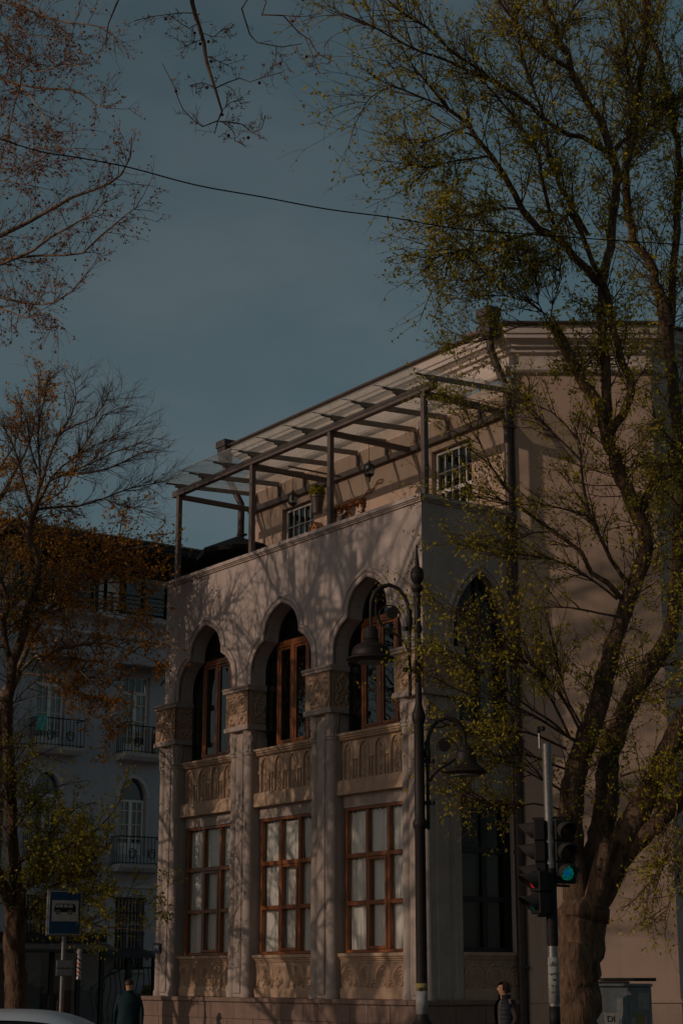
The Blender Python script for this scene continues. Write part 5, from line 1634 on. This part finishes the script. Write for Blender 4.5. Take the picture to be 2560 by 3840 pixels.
big = T.finish('street_tree', 'large many-limbed tree coming into green leaf right of the mansion', 'tree', (M['bark'], M['bark2'], M['leaf_green']))

# ---- dark-barked tree at the left edge
LB = at(55, 3840, 34.0)
T = Tree(21, (LB.x, LB.y, 0))
T.limb([(LB.x, LB.y, 0, .3, 'w'), (LB.x, LB.y, .5, .24, 'w')] + tr(z4, [(140, 1950), (128, 1700), (118, 1450), (135, 1250), (140, 1130)], 34, 34, .22, .2), 14, .02, .04, .14)
T.limb(tr(z4, [(125, 1280), (80, 1100), (10, 900), (-80, 700), (-200, 400)], 34, 33.5, .12, .09), 10, .01, .03, .16)
b0 = T.limb(tr(z4, [(145, 1250), (165, 1050), (125, 800), (105, 500), (95, 200), (85, 0)], 34, 34, .13, .11) + tr(z3, [(75, 2000), (62, 1700), (95, 1460), (108, 1300)], 34, 34, .11, .1), 10, .01, .03, .16)
c0 = T.limb(tr(z3, [(108, 1310), (165, 1180), (205, 1050), (222, 900), (285, 760), (318, 600), (328, 460), (285, 370), (232, 245), (262, 110), (312, -10)], 34, 34, .095, .065), 9, .01, .03, .18)
d0 = T.limb(tr(z3, [(92, 1310), (58, 1180), (40, 1080), (30, 950), (68, 850), (60, 720), (10, 620), (-60, 540)], 34, 33.6, .065, .045), 8, .01, .03, .18)
tops = []
for pts, r in (([(300, 2000), (335, 1860), (330, 1650), (322, 1350), (365, 1150), (405, 940), (430, 850)], .035), ([(300, 2010), (350, 1930), (420, 1800), (560, 1740), (770, 1650), (960, 1560), (1130, 1500), (1290, 1440)], .035), ([(345, 1840), (400, 1640), (500, 1400), (600, 1250), (640, 1050), (605, 880)], .03),
               ([(420, 1790), (520, 1680), (640, 1600), (870, 1250), (1000, 1190), (1080, 1180)], .026), ([(320, 2040), (500, 2020), (660, 2010), (860, 1950), (1100, 1860), (1300, 1820), (1390, 1800)], .03), ([(560, 1740), (780, 1730), (1010, 1655), (1200, 1560), (1385, 1540)], .024),
               ([(480, 1430), (640, 1330), (800, 1260), (900, 1120), (1000, 1110)], .02), ([(280, 2080), (200, 1800), (150, 1600), (60, 1400), (0, 1250)], .03), ([(320, 1700), (250, 1500), (230, 1300), (180, 1150)], .022),
               ([(870, 1950), (1000, 2000), (1150, 2040), (1250, 2060)], .014), ([(640, 1600), (800, 1500), (950, 1430), (1150, 1330)], .016)):
    tops.append(T.limb(tr(zm, pts, 34, 34 + random.uniform(-1.2, 1.2), r, .006), 6, .02, .0, .2))
for p in tops:
    T.sprout(p, int(len(p[0]) * 3), .62, .008, .1, (18, 50), .1, 2, 9, None, .12)
lowl = []
for pts, r in (([(160, 1080), (400, 720), (700, 560), (950, 330), (1050, 120)], .03), ([(190, 1230), (450, 950), (640, 850), (900, 620), (980, 500)], .03), ([(380, 1100), (700, 1020), (950, 1040), (1200, 1100), (1330, 1090)], .02), ([(230, 1190), (650, 1220), (850, 1290), (1000, 1300), (1300, 1330)], .022),
               ([(120, 800), (300, 640), (500, 420), (640, 300), (800, 240)], .026), ([(100, 500), (250, 300), (420, 150), (600, 60)], .024), ([(150, 1000), (330, 900), (480, 780), (700, 760)], .02), ([(100, 300), (60, 100), (160, -50), (300, -200)], .02), ([(600, 560), (720, 700), (820, 900), (1000, 980)], .014), ([(90, 1150), (-50, 900), (-150, 700)], .03)):
    lowl.append(T.limb(tr(z4, pts, 34, 33.2 + random.uniform(-.8, .6), r, .006), 6, .02, .0, .2))
for p in lowl:
    c_ = int(len(p[0]) * .6)
    T.sprout((p[0][:c_], p[1][:c_]), int(c_ * 2.8), .7, .01, .05, (25, 75), .1, 2, 8, dict(n=5.5, size=.075, spread=.05, droop=.5, w=.55))
    T.sprout(p, int(len(p[0]) * .9), .6, .01, .1, (25, 75), .08, 2, 6, dict(n=5.5, size=.075, spread=.05, droop=.5, w=.55))
for p in (b0, c0, d0):
    T.sprout(p, 50, 1.0, .012, .1, (35, 80), .1, 2, 8, dict(n=1.5, size=.06, spread=.05, w=.5))
T.finish('street_tree', 'slender dark tree at the left edge with fine bare top twigs and green lower leaves', 'tree', (M['bark'], M['bark2'], M['leaf_deep']))

# ---- pale-barked tree just behind it, golden with buds
PB = at(-70, 3840, 35.0)
T = Tree(31, (PB.x, PB.y, 0))
T.limb([(PB.x, PB.y, 0, .3, 'w'), (PB.x, PB.y, 4, .24, 'w')] + tr(z3, [(-60, 2100), (-20, 1800), (45, 1600), (150, 1400)], 35, 35, .2, .1), 12, .02, .03, .2)
gold = []
for fn, pts, r in ((z3, [(140, 1420), (210, 1230), (280, 1050), (480, 800), (700, 560), (900, 410), (1100, 350), (1300, 320), (1380, 300)], .06), (z3, [(160, 1390), (300, 1270), (450, 1210), (800, 1140), (1000, 1180), (1200, 1250), (1370, 1335)], .045), (z3, [(270, 1080), (420, 870), (470, 700), (560, 500), (640, 350)], .035), (z3, [(480, 800), (640, 700), (900, 640), (1100, 640), (1200, 660)], .025),
                   (z3, [(150, 1400), (500, 1450), (720, 1600), (900, 1820), (960, 1900)], .025), (z3, [(300, 1270), (600, 1330), (800, 1500), (960, 1660)], .02), (zm, [(-60, 2150), (50, 1870), (150, 1680), (250, 1480), (300, 1250), (330, 1000)], .05), (zm, [(-80, 2000), (0, 1700), (120, 1500), (200, 1250)], .04), (zm, [(-60, 2300), (200, 2080), (420, 1950), (560, 1850), (640, 1700)], .04),
                   (z3, [(700, 560), (860, 520), (1000, 440), (1150, 540), (1230, 520)], .018), (z3, [(900, 410), (1000, 250), (1020, 120), (1040, 30)], .018), (z3, [(-80, 700), (100, 500), (300, 380), (480, 250), (620, 230)], .035), (z3, [(-80, 1000), (150, 800), (350, 620), (560, 520), (760, 440)], .035), (z3, [(-60, 500), (120, 330), (260, 160), (400, 120)], .03), (z3, [(600, 680), (760, 800), (980, 900), (1160, 960)], .016), (z3, [(-80, 1300), (100, 1050), (300, 900), (520, 880)], .03)):
    gold.append(T.limb(tr(fn, pts, 35, 35 + random.uniform(-1.3, 1.0), r, .007), 7, .02, .0, .22))
for p in gold:
    T.sprout(p, int(len(p[0]) * 2.6), .7, .009, .1, (25, 75), .12, 2, 8, dict(n=4.6, size=.07, spread=.03, droop=.0, w=.65))
for i in range(80):
    p = gold[i % len(gold)][0]
    q = p[random.randrange(len(p) // 3, len(p))]
    T.balls.append((q[0] + random.uniform(-.3, .3), q[1] + random.uniform(-.3, .3), q[2] - random.uniform(.05, .3)))
T.finish('plane_tree', 'pale-barked tree with golden buds reaching across the grey house', 'tree', (M['plane_bark'], M['bark2'], M['leaf_gold']))

# ---- plane tree out of frame at the left whose limbs hang into the sky
UPX, UPY = -11.2, 25.0
T = Tree(41, (UPX, UPY, 0))
trunk = T.limb([(UPX, UPY, 0, .4, 'w'), (UPX, UPY, 1, .33, 'w'), (UPX + .2, UPY + .1, 4, .28, 'w'), (UPX + .1, UPY, 7, .24, 'w'), (UPX + .3, UPY - .2, 10, .17, 'w'), (UPX + .1, UPY, 13.5, .08, 'w')], 12, .03, .03, .3)
ups = []
for z0_, pts, r in ((7.4, [(-150, 1180), (0, 1085), (200, 985), (320, 910), (440, 870), (560, 800), (600, 720), (606, 630)], .07), (7.0, [(-150, 1290), (0, 1215), (150, 1150), (230, 1090), (330, 1040), (440, 970), (480, 930)], .06), (7.0, [(-150, 1210), (0, 1190), (200, 1175), (380, 1160), (470, 1080), (560, 1000), (635, 945)], .045), (6.6, [(-150, 1330), (0, 1365), (130, 1395), (250, 1390), (330, 1340), (370, 1300)], .045),
                    (9.8, [(-150, 320), (0, 360), (150, 400), (290, 410), (380, 430), (450, 490), (530, 485)], .05), (9.5, [(-150, 380), (60, 390), (140, 440), (200, 530), (240, 600), (260, 680), (350, 680)], .035), (10.5, [(-150, 0), (0, 10), (100, 30), (200, 75), (310, 105), (400, 110), (490, 130), (560, 230)], .045), (9.5, [(-150, 130), (0, 160), (100, 300), (70, 480), (40, 640), (120, 760), (230, 700)], .035),
                    (8.4, [(-150, 700), (0, 770), (90, 770), (160, 780), (240, 690)], .03), (8, [(-150, 850), (0, 830), (80, 840), (140, 850)], .022), (10.8, [(-150, -60), (60, -20), (180, 40), (240, 90), (330, 185)], .035), (10, [(-150, 200), (60, 230), (160, 330), (300, 290), (380, 310)], .028), (6.4, [(-150, 1480), (0, 1420), (120, 1460), (220, 1440), (290, 1490)], .028), (8.6, [(-150, 560), (-20, 520), (60, 560), (180, 610), (220, 640)], .026), (10.6, [(-150, 60), (30, 90), (120, 150), (200, 170), (330, 185)], .025)):
    p0 = np.array([UPX + .15, UPY, z0_])
    first = at(*tl(*pts[0]), 22.6)
    mid = (p0 + np.array(first)) / 2 + np.array([0, 0, .35])
    nodes = [(*p0, r * 1.5, 'w'), (*mid, r * .9, 'w')] + tr(tl, pts, 22.6, 21.4 + random.uniform(-.8, .8), r * .5, .006)
    ups.append(T.limb(nodes, 8, .02, .0, .22))
for p in ups:
    half = (p[0][len(p[0]) // 3:], p[1][len(p[1]) // 3:])
    T.sprout(half, int(len(half[0]) * 2.4), .5, .006, .1, (25, 70), .12, 2, 5, dict(n=2.6, size=.046, spread=.02, droop=-.1, w=.6))
for p in (ups[4], ups[5], ups[6], ups[7], ups[10], ups[11], ups[14]):
    a = (p[0][len(p[0]) // 3: 2 * len(p[0]) // 3], p[1][len(p[1]) // 3: 2 * len(p[1]) // 3])
    T.sprout(a, 24, .55, .006, .0, (25, 80), .1, 2, 6, dict(n=2.8, size=.048, spread=.02, droop=-.1, w=.6))
for i in range(150):
    p = ups[i % len(ups)][0]
    q = p[random.randrange(int(len(p) * .45), len(p))]
    T.balls.append((q[0] + random.uniform(-.2, .2), q[1] + random.uniform(-.2, .2), q[2] - random.uniform(.04, .2)))
# the rest of its crown, out of frame, that throws the dappled shade on the front
for i in range(16):
    a = random.uniform(0, 2 * math.pi)
    z0_ = random.uniform(4.2, 13)
    L = random.uniform(2.6, 5.0) * (1.0 if z0_ < 11 else .7)
    d = np.array([math.cos(a), math.sin(a), random.uniform(.25, .8)])
    if d[0] > 0.25 and d[1] < .45: d[0] *= .35; L *= .75
    P = [(UPX + .1, UPY, z0_, .07, 'w')]
    q = np.array([UPX + .1, UPY, z0_])
    for s in range(4):
        d = d + np.random.default_rng(i * 7 + s).normal(size=3) * .2
        q = q + d / np.linalg.norm(d) * L / 4
        P.append((*q, .07 * (1 - (s + 1) / 4.6), 'w'))
    pth = T.limb(P, 6, .02, .0, .35)
    T.sprout(pth, 9, 1.4, .026, .2, (25, 65), .15, 2, 5, dict(n=1.2, size=.05, spread=.03, w=.6), shrink=.55)
up_tree = T.finish('plane_tree', 'budding plane tree whose seed-hung limbs reach in at the upper left', 'tree', (M['plane_bark'], M['pink_twig'], M['leaf_rust']))

# ---- bare street tree close to the front, just outside the left edge: its shadow lies on the arches
NX, NY = -8.7, 28.3
T = Tree(71, (NX, NY, 0))
T.limb([(NX, NY, 0, .3, 'w'), (NX, NY, 1, .24, 'w'), (NX + .1, NY, 4, .2, 'w'), (NX, NY + .1, 6.5, .17, 'w'), (NX + .15, NY, 9, .12, 'w'), (NX, NY, 12.5, .04, 'w')], 12, .03, .03, .3)
rr_ = np.random.default_rng(5)
for i in range(26):
    a = i * 2.4 + rr_.uniform(-.3, .3)
    z0_ = 3.2 + i * .33
    L = rr_.uniform(2.4, 3.4) * (1 if z0_ < 9 else .7)
    d = np.array([math.cos(a) * .8, math.sin(a), rr_.uniform(.7, 1.3)])
    q = np.array([NX + .05, NY, z0_])
    P = [(*q, .075, 'w')]
    for s_ in range(5):
        d = d + rr_.normal(size=3) * .25
        q = q + d / np.linalg.norm(d) * L / 5
        P.append((*q, .075 * (1 - (s_ + 1) / 6), 'w'))
    pth = T.limb(P, 6, .03, .0, .3)
    T.sprout(pth, 11, 1.5, .03, .12, (25, 60), .2, 2, 5, dict(n=.5, size=.05, spread=.03, w=.6), .16, None, .6, 5)
near_tree = T.finish('street_tree', 'bare forking street tree just beyond the left edge whose shadow covers the arches', 'tree', (M['bark'], M['bark2'], M['leaf_gold']))

n2_ = copy_tree(near_tree)
n2_.location = (-9.3, 31.7, 0)
n2_.rotation_euler = (0, 0, 1.9)
n2_.scale = (.92, .92, .95)
n2_['label'] = 'second bare street tree beyond the left edge, nearer the grey house'

n3_ = copy_tree(near_tree)
n3_.location = (-13.4, 24.0, 0)
n3_.rotation_euler = (0, 0, 3.6)
n3_.scale = (1.0, 1.0, 1.22)
n3_['label'] = 'bare street tree farthest beyond the left edge, opposite the mansion corner'

# ---- tree overhead whose twigs hang in from the top
OX, OY = -5.6, 12.5
T = Tree(51, (OX, OY, 0))
T.limb([(OX, OY, 0, .34, 'w'), (OX, OY, 3, .28, 'w'), (OX + .1, OY, 7, .22, 'w'), (OX + .2, OY + .2, 10, .16, 'w'), (OX + .3, OY + .3, 13, .06, 'w')], 12, .03, .03, .3)
ov = []
top0 = at(720, -120, 15.2)
for pts, r in (([(880, -60), (885, 10), (935, 200), (960, 320), (990, 405), (1020, 510), (1000, 555), (985, 615)], .026), ([(1050, -80), (1110, 40), (1150, 160), (1180, 195), (1290, 215), (1390, 200)], .009), ([(1120, -80), (1200, 70), (1300, 70), (1370, 150), (1420, 180), (1460, 250), (1530, 280)], .009), ([(470, -80), (540, 10), (500, 110), (485, 220)], .012)):
    f0 = at(*tl(*pts[0]), 15.2)
    nodes = [(OX + .2, OY + .2, 9.3, .09, 'w'), ((OX + f0.x) / 2, (OY + f0.y) / 2, (9.3 + f0.z) / 2 + .5, .06, 'w')] + tr(tl, pts, 15.2, 15.0, r, .004)
    ov.append(T.limb(nodes, 7, .006, .0, .15))
sub = []
for pts, r in (([(990, 405), (1040, 380), (1100, 360), (1150, 378), (1200, 358), (1300, 330)], .007), ([(1000, 555), (930, 580), (840, 500), (800, 400), (745, 290)], .007), ([(1008, 558), (1110, 570), (1160, 610), (1200, 592), (1220, 530)], .007), ([(895, 60), (840, 60), (780, 65), (700, 75), (620, 95)], .006), ([(905, 110), (870, 130), (820, 100), (780, 70)], .006), ([(930, 180), (880, 200), (850, 215)], .004), ([(950, 260), (1000, 280), (1050, 300)], .004), ([(985, 400), (930, 380), (870, 395)], .004), ([(1022, 505), (1060, 470), (1120, 455)], .004), ([(1020, 560), (1070, 600), (1080, 650)], .005), ([(925, 150), (980, 170), (1030, 130), (1060, 180)], .005), ([(1270, 210), (1265, 270), (1240, 320)], .004), ([(1400, 170), (1430, 240), (1460, 330)], .005), ([(1300, 70), (1400, 75), (1480, 60)], .005)):
    sub.append(T.limb(tr(tl, pts, 15.0, 14.9 + random.uniform(-.3, .3), r, .003), 5, .006, .0, .1))
for p in sub + [(o[0][-26:], o[1][-26:]) for o in ov]:
    T.sprout(p, 9, .16, .003, .1, (30, 75), .1, 2, 3, dict(n=1.5, size=.026, spread=.008, droop=-.1, w=.6))
for i in range(14):
    q = sub[i % len(sub)][0][-3]
    T.balls.append((q[0] + random.uniform(-.06, .06), q[1], q[2] - .05))
for i in range(14):
    a = random.uniform(2.2, 4.6)
    q = np.array([OX, OY, random.uniform(6, 12)]); P = [(*q, .07, 'w')]
    d = np.array([math.cos(a), math.sin(a), .5])
    for s in range(4):
        q = q + (d + RNG.normal(size=3) * .2) * .8
        P.append((*q, .07 - .014 * s, 'w'))
    T.sprout(T.limb(P, 6, .02, 0, .4), 8, 1.0, .014, .2, (25, 65), .15, 2, 5, dict(n=1.2, size=.05, w=.6))
T.finish('plane_tree', 'overhead plane tree with bare budding twigs hanging in at the top centre', 'tree', (M['bark2'], M['pink_twig'], M['leaf_rust']))

# ---- dry creeper on the terrace corner
cq_ = on_d(1560, 1830, .3)
T = Tree(61, tuple(ml((-.35, .35, 9.0))))
base = ml((-.35, .35, 9.0))
pth = T.limb([(base.x, base.y, 9.0, .012, 'w'), (base.x, base.y, 9.9, .01, 'w'), (base.x - .06, base.y, 10.6, .008, 'w'), (base.x - .02, base.y, 11.3, .005, 'w')], 5, .02, 0, .1)
T.sprout(pth, 12, .45, .005, .3, (40, 90), .1, 2, 3, dict(n=1.5, size=.04, w=.6))
T.finish('potted_creeper', 'dry leafless creeper climbing beside the near pergola post', 'plant', (M['bark2'], M['pink_twig'], M['leaf_gold']))

# ------------------------------------------------------------------ parked car at the lower left
M['car_paint'] = surf('silver_car_paint', (0.50, 0.53, 0.55), (0.46, 0.49, 0.51), 0.25, 2, spec=.6)
M['tyre'] = surf('tyre_rubber', (0.02, 0.02, 0.02), None, .9, 20)
car = thing('parked_car', 'pale silver car at the lower left corner, only its roof in view', 'car', (-2.32, 13.0, -0.115))
LEN, WID = 4.2, 1.72
def body_fn(u, v):
    x = (u - .5) * LEN
    a = (v - .5) * math.pi * 1.0
    hz = .5 + .42 * np.clip(1 - (np.abs(2 * u - 1)) ** 7, 0, 1)
    end = np.clip(1 - np.abs(2 * u - 1) ** 10, 0.0, 1)
    y = np.sign(np.sin(a)) * np.abs(np.sin(a)) ** .35 * WID / 2 * (.86 + .14 * end)
    z = .28 + (hz - .0) * np.abs(np.cos(a)) ** .3 * (.75 + .25 * end)
    return x, y, z
grid_mesh(48, 30, body_fn).build('body', M['car_paint'], car, smooth=True)
def cabin(name, mat, u0, u1, v0, v1, off):
    def fn(u, v):
        uu, vv = u0 + (u1 - u0) * u, v0 + (v1 - v0) * v
        xb, xt = -1.75 + 3.05 * uu, -1.45 + 2.25 * uu
        s = np.sin(vv * math.pi)
        h = np.clip(s, 0, 1) ** .42
        lenf = np.clip(1 - np.abs(2 * uu - 1) ** 4.5, 0, 1)
        z = .88 + .70 * h * lenf ** .55 + off * h
        x = xb + (xt - xb) * h
        y = -np.cos(vv * math.pi) * (np.abs(np.cos(vv * math.pi)) ** -.45) * (.80 - .14 * h) if False else -np.sign(np.cos(vv * math.pi)) * np.abs(np.cos(vv * math.pi)) ** .6 * (.82 - .12 * h)
        return x, y * (1 + off), z
    return grid_mesh(30, 20, fn).build(name, mat, car, smooth=True)
M['car_glass'] = surf('car_glass', (0.02, 0.025, 0.03), None, .08, 3, spec=.7)
cabin('window_glass', M['car_glass'], 0, 1, 0, 1, 0)
cabin('roof', M['car_paint'], .05, .95, .29, .71, .012)
for x in (-1.3, 1.32):
    for y in (-.78, .78):
        w = thing('wheel', None, None); w.parent = car; w.location = (x, y, .31)
        MB().tube([(0, -.1, 0), (0, .1, 0)], .31, 24).build('tyre', M['tyre'], w, bevel=.03)
        MB().tube([(0, -.108, 0), (0, .108, 0)], .19, 16).build('rim', M['galv'], w)
for y in (-.6, .6):
    MB().lathe([(.02, -.06), (.1, -.03), (.1, .03), (.02, .06)], (2.02, y, .66), 12).build('headlight', M['glass'], car, smooth=True)

# ------------------------------------------------------------------ people
def person(name, label, loc, rz, joints, edges, root, mats, zones, subs=2):
    me = bpy.data.meshes.new(name)
    keys = list(joints)
    me.from_pydata([joints[k][0] for k in keys], [(keys.index(a), keys.index(b)) for a, b in edges], [])
    tmp = bpy.data.objects.new('tmp', me); COL.objects.link(tmp)
    sk = tmp.modifiers.new('skin', 'SKIN'); sk.use_smooth_shade = True
    for i, k in enumerate(keys):
        r = joints[k][1]
        me.skin_vertices[0].data[i].radius = r if isinstance(r, tuple) else (r, r)
        me.skin_vertices[0].data[i].use_root = (k == root)
    sb = tmp.modifiers.new('sub', 'SUBSURF'); sb.levels = subs; sb.render_levels = subs
    bpy.context.view_layer.update()
    dg = bpy.context.evaluated_depsgraph_get()
    m2 = bpy.data.meshes.new_from_object(tmp.evaluated_get(dg))
    bpy.data.objects.remove(tmp)
    m2.name = name
    m2.materials.clear()
    for m in mats: m2.materials.append(m)
    for p in m2.polygons:
        p.material_index = zones(p.center)
        p.use_smooth = True
    o = thing(name, label, 'person', loc, rz)
    b = new_obj('body', m2, None, o)
    return o, b

def displace(o, fn):
    for v in o.data.vertices:
        d = fn(v.co)
        if d is not None: v.co += d

M['skin'] = surf('skin', (0.48, 0.25, 0.15), (0.42, 0.2, 0.12), .55, 10)
M['hair'] = surf('dark_hair', (0.025, 0.014, 0.01), (0.045, 0.022, 0.015), .5, 30, stretch=(1, 1, .2))
M['vest'] = surf('navy_quilt', (0.014, 0.017, 0.026), (0.01, 0.012, 0.02), .6, 8)
M['sleeve'] = surf('brown_sleeve', (0.045, 0.03, 0.028), None, .9, 12)
M['jumper'] = surf('grey_jumper', (0.09, 0.07, 0.06), None, .95, 30)
M['trouser'] = surf('dark_trousers', (0.025, 0.025, 0.03), None, .9, 14)
M['teal_coat'] = surf('teal_jacket', (0.004, 0.024, 0.03), (0.003, 0.017, 0.022), .8, 8)

def figure(H, lean=0.0, stride=.18, arm=.1, head_fwd=0.02):
    """walking figure facing -x, feet on z = 0; joints scaled to height H"""
    k = H / 1.65
    def P(x, y, z): return (x * k, y * k, z * k)
    j = {
        'pelvis': (P(0, 0, .93), (.16 * k, .12 * k)), 'waist': (P(-.01, 0, 1.08), (.145 * k, .11 * k)), 'chest': (P(-.02, 0, 1.26), (.165 * k, .125 * k)), 'collar': (P(-.015, 0, 1.39), (.10 * k, .08 * k)),
        'neck': (P(-.03, 0, 1.45), (.052 * k, .052 * k)), 'jaw': (P(-.05, 0, 1.51), (.062 * k, .066 * k)), 'head': (P(-.05, 0, 1.575), (.078 * k, .09 * k)), 'crown': (P(-.04, 0, 1.635), (.055 * k, .065 * k)),
        'shl': (P(-.01, .17, 1.36), .062 * k), 'ell': (P(.08, .24, 1.11), .045 * k), 'wrl': (P(.0 + arm, .24, .88), .03 * k), 'hal': (P(-.02 + arm, .24, .80), (.024 * k, .036 * k)),
        'shr': (P(-.01, -.17, 1.36), .062 * k), 'elr': (P(.02, -.24, 1.10), .045 * k), 'wrr': (P(-.12, -.24, .88), .03 * k), 'har': (P(-.14, -.235, .80), (.024 * k, .036 * k)),
        'hpl': (P(0, .09, .86), .09 * k), 'knl': (P(-stride * .7, .09, .48), .062 * k), 'anl': (P(-stride, .09, .09), .042 * k), 'tol': (P(-stride - .16, .1, .035), (.035 * k, .045 * k)),
        'hpr': (P(0, -.09, .86), .09 * k), 'knr': (P(stride * .35, -.09, .48), .062 * k), 'anr': (P(stride * 1.2, -.09, .13), .042 * k), 'tor': (P(stride * 1.2 - .14, -.1, .045), (.035 * k, .045 * k)),
    }
    e = [('pelvis', 'waist'), ('waist', 'chest'), ('chest', 'collar'), ('collar', 'neck'), ('neck', 'jaw'), ('jaw', 'head'), ('head', 'crown')]
    for s in 'lr':
        e += [('chest', 'sh' + s), ('sh' + s, 'el' + s), ('el' + s, 'wr' + s), ('wr' + s, 'ha' + s), ('pelvis', 'hp' + s), ('hp' + s, 'kn' + s), ('kn' + s, 'an' + s), ('an' + s, 'to' + s)]
        y = .24 if s == 'l' else -.24
        hx, hz = j['ha' + s][0][0], j['ha' + s][0][2]
        for q in range(4):
            n1, n2 = 'f%d%s' % (q, s), 'g%d%s' % (q, s)
            dx = (-.027 + .018 * q) * k
            L = (.045, .055, .052, .04)[q] * k
            j[n1] = ((hx + dx, y * k, hz - L), .0085 * k)
            j[n2] = ((hx + dx - .012 * k, y * .97 * k, hz - L * 1.75), .0075 * k)
            e += [('ha' + s, n1), (n1, n2)]
        j['t1' + s] = ((hx - .045 * k, y * .96 * k, hz - .005 * k), .010 * k)
        j['t2' + s] = ((hx - .055 * k, y * .95 * k, hz - .04 * k), .008 * k)
        e += [('ha' + s, 't1' + s), ('t1' + s, 't2' + s)]
    return j, e, k

j, e, k = figure(1.60)
wp = at(1884, 3693, 28.4)
def zone_w(c):
    if c.z > 1.40 * k: return 0
    if c.z < .84 * k and abs(c.y) > .2 * k: return 0
    if abs(c.y) > .19 * k and c.z > .7 * k: return 1
    if c.z > .86 * k: return 2
    return 3
lady, lb = person('person', 'person with short dark hair in a navy quilted vest walking left by the mansion side', (wp.x + .05, wp.y, 0), math.radians(26), j, e, 'pelvis', [M['skin'], M['sleeve'], M['jumper'], M['trouser']], zone_w)
lady.scale = (1.12, 1.12, 1.0)
hx = -.05 * k
def face(co):
    d = Vector((0, 0, 0))
    x, y, z = co.x - hx, co.y, co.z
    if z < 1.44 * k or abs(y) > .1: return None
    def bump(cy, cz, sy, sz, amt):
        w = math.exp(-((y - cy) / sy) ** 2 - ((z - cz * k) / sz) ** 2)
        if x < 0: d.x -= amt * w
    bump(0, 1.553, .013, .016, .034)      # nose
    bump(0, 1.575, .01, .02, .014)
    bump(0, 1.498, .022, .014, .012)      # chin
    bump(0, 1.522, .02, .007, .006)       # mouth
    bump(0, 1.605, .05, .018, .006)       # brow
    for s in (-1, 1): bump(s * .03, 1.582, .014, .01, -.008)
    return d
displace(lb, face)
# hair as a cap that covers the back and sides of the head
def hair_fn(u, v):
    a = (u - .5) * 2 * math.pi * .74
    t = v
    ph = t * 2.05
    rr = .098 * k * (1 + .04 * np.sin(u * 60))
    x = hx + .018 + rr * np.sin(ph) ** .8 * np.cos(a) * 1.08
    y = rr * .92 * np.sin(ph) ** .8 * np.sin(a)
    z = 1.585 * k + .098 * k * np.cos(ph) - .035 * np.clip(t - .75, 0, 1) * 4 * (np.cos(a) > -.2)
    return x, y, z
grid_mesh(40, 16, hair_fn).build('hair', M['hair'], lady, smooth=True)
for s in (-1, 1):
    MB().lathe([(.002, -.008), (.008, -.004), (.009, 0), (.002, .008)], (hx - .071 * k, s * .03, 1.582 * k), 8).build('eye', M['ink'], lady, smooth=True)
def vest_fn(u, v):
    a = .42 + (u) * (2 * math.pi - .84)
    z = (.88 + .53 * v) * k
    w = np.interp(v, [0, .3, .6, .82, .93, 1], [.19, .178, .19, .205, .15, .10]) * k
    d = np.interp(v, [0, .3, .6, .82, .93, 1], [.16, .145, .155, .15, .115, .095]) * k
    q = 1 + .03 * np.abs(np.sin(v * 25))
    return -.015 - np.cos(a) * d * q, np.sin(a) * w * q, z
grid_mesh(40, 40, vest_fn).build('vest', M['vest'], lady, smooth=True)
grid_mesh(24, 5, lambda u, v: (-.025 - np.cos(.5 + u * 5.28) * (.082 + .012 * v), np.sin(.5 + u * 5.28) * (.085 + .012 * v), (1.385 + .085 * v) * k)).build('collar', M['vest'], lady, smooth=True)

j, e, k = figure(1.64, stride=.12)
mp_ = at(486, 3682, 33.0)
def zone_m(c):
    if c.z > 1.44 * k: return 0
    if c.z < .86 * k and abs(c.y) > .2 * k: return 0
    if c.z > .82 * k: return 1
    return 2
man, mb_ = person('person', 'person in a teal jacket seen from behind, walking away left of the mansion', (mp_.x, mp_.y, 0), math.radians(-80), j, e, 'pelvis', [M['skin'], M['teal_coat'], M['trouser']], zone_m)
hx = -.05 * k
displace(mb_, face)
grid_mesh(36, 14, lambda u, v: (hx + .012 + .092 * k * np.sin(v * 1.75) * np.cos((u - .5) * 4.9), .086 * k * np.sin(v * 1.75) * np.sin((u - .5) * 4.9), 1.585 * k + .088 * k * np.cos(v * 1.75))).build('hair', M['hair'], man, smooth=True)
def coat_fn(u, v):
    a = u * 2 * math.pi
    z = (.80 + .62 * v) * k
    w = np.interp(v, [0, .4, .75, .88, 1], [.215, .205, .23, .18, .09]) * k
    d = np.interp(v, [0, .4, .75, .88, 1], [.17, .16, .165, .125, .085]) * k
    f = 1 + .03 * np.sin(u * 31 + v * 6) * (1 - v)
    return -.01 - np.cos(a) * d * f, np.sin(a) * w * f, z
grid_mesh(40, 20, coat_fn).build('jacket', M['teal_coat'], man, smooth=True)
grid_mesh(24, 5, lambda u, v: (-.025 - np.cos(u * 6.2832) * (.07 + .016 * v), np.sin(u * 6.2832) * (.072 + .016 * v), (1.40 + .07 * v) * k)).build('collar', M['teal_coat'], man, smooth=True)
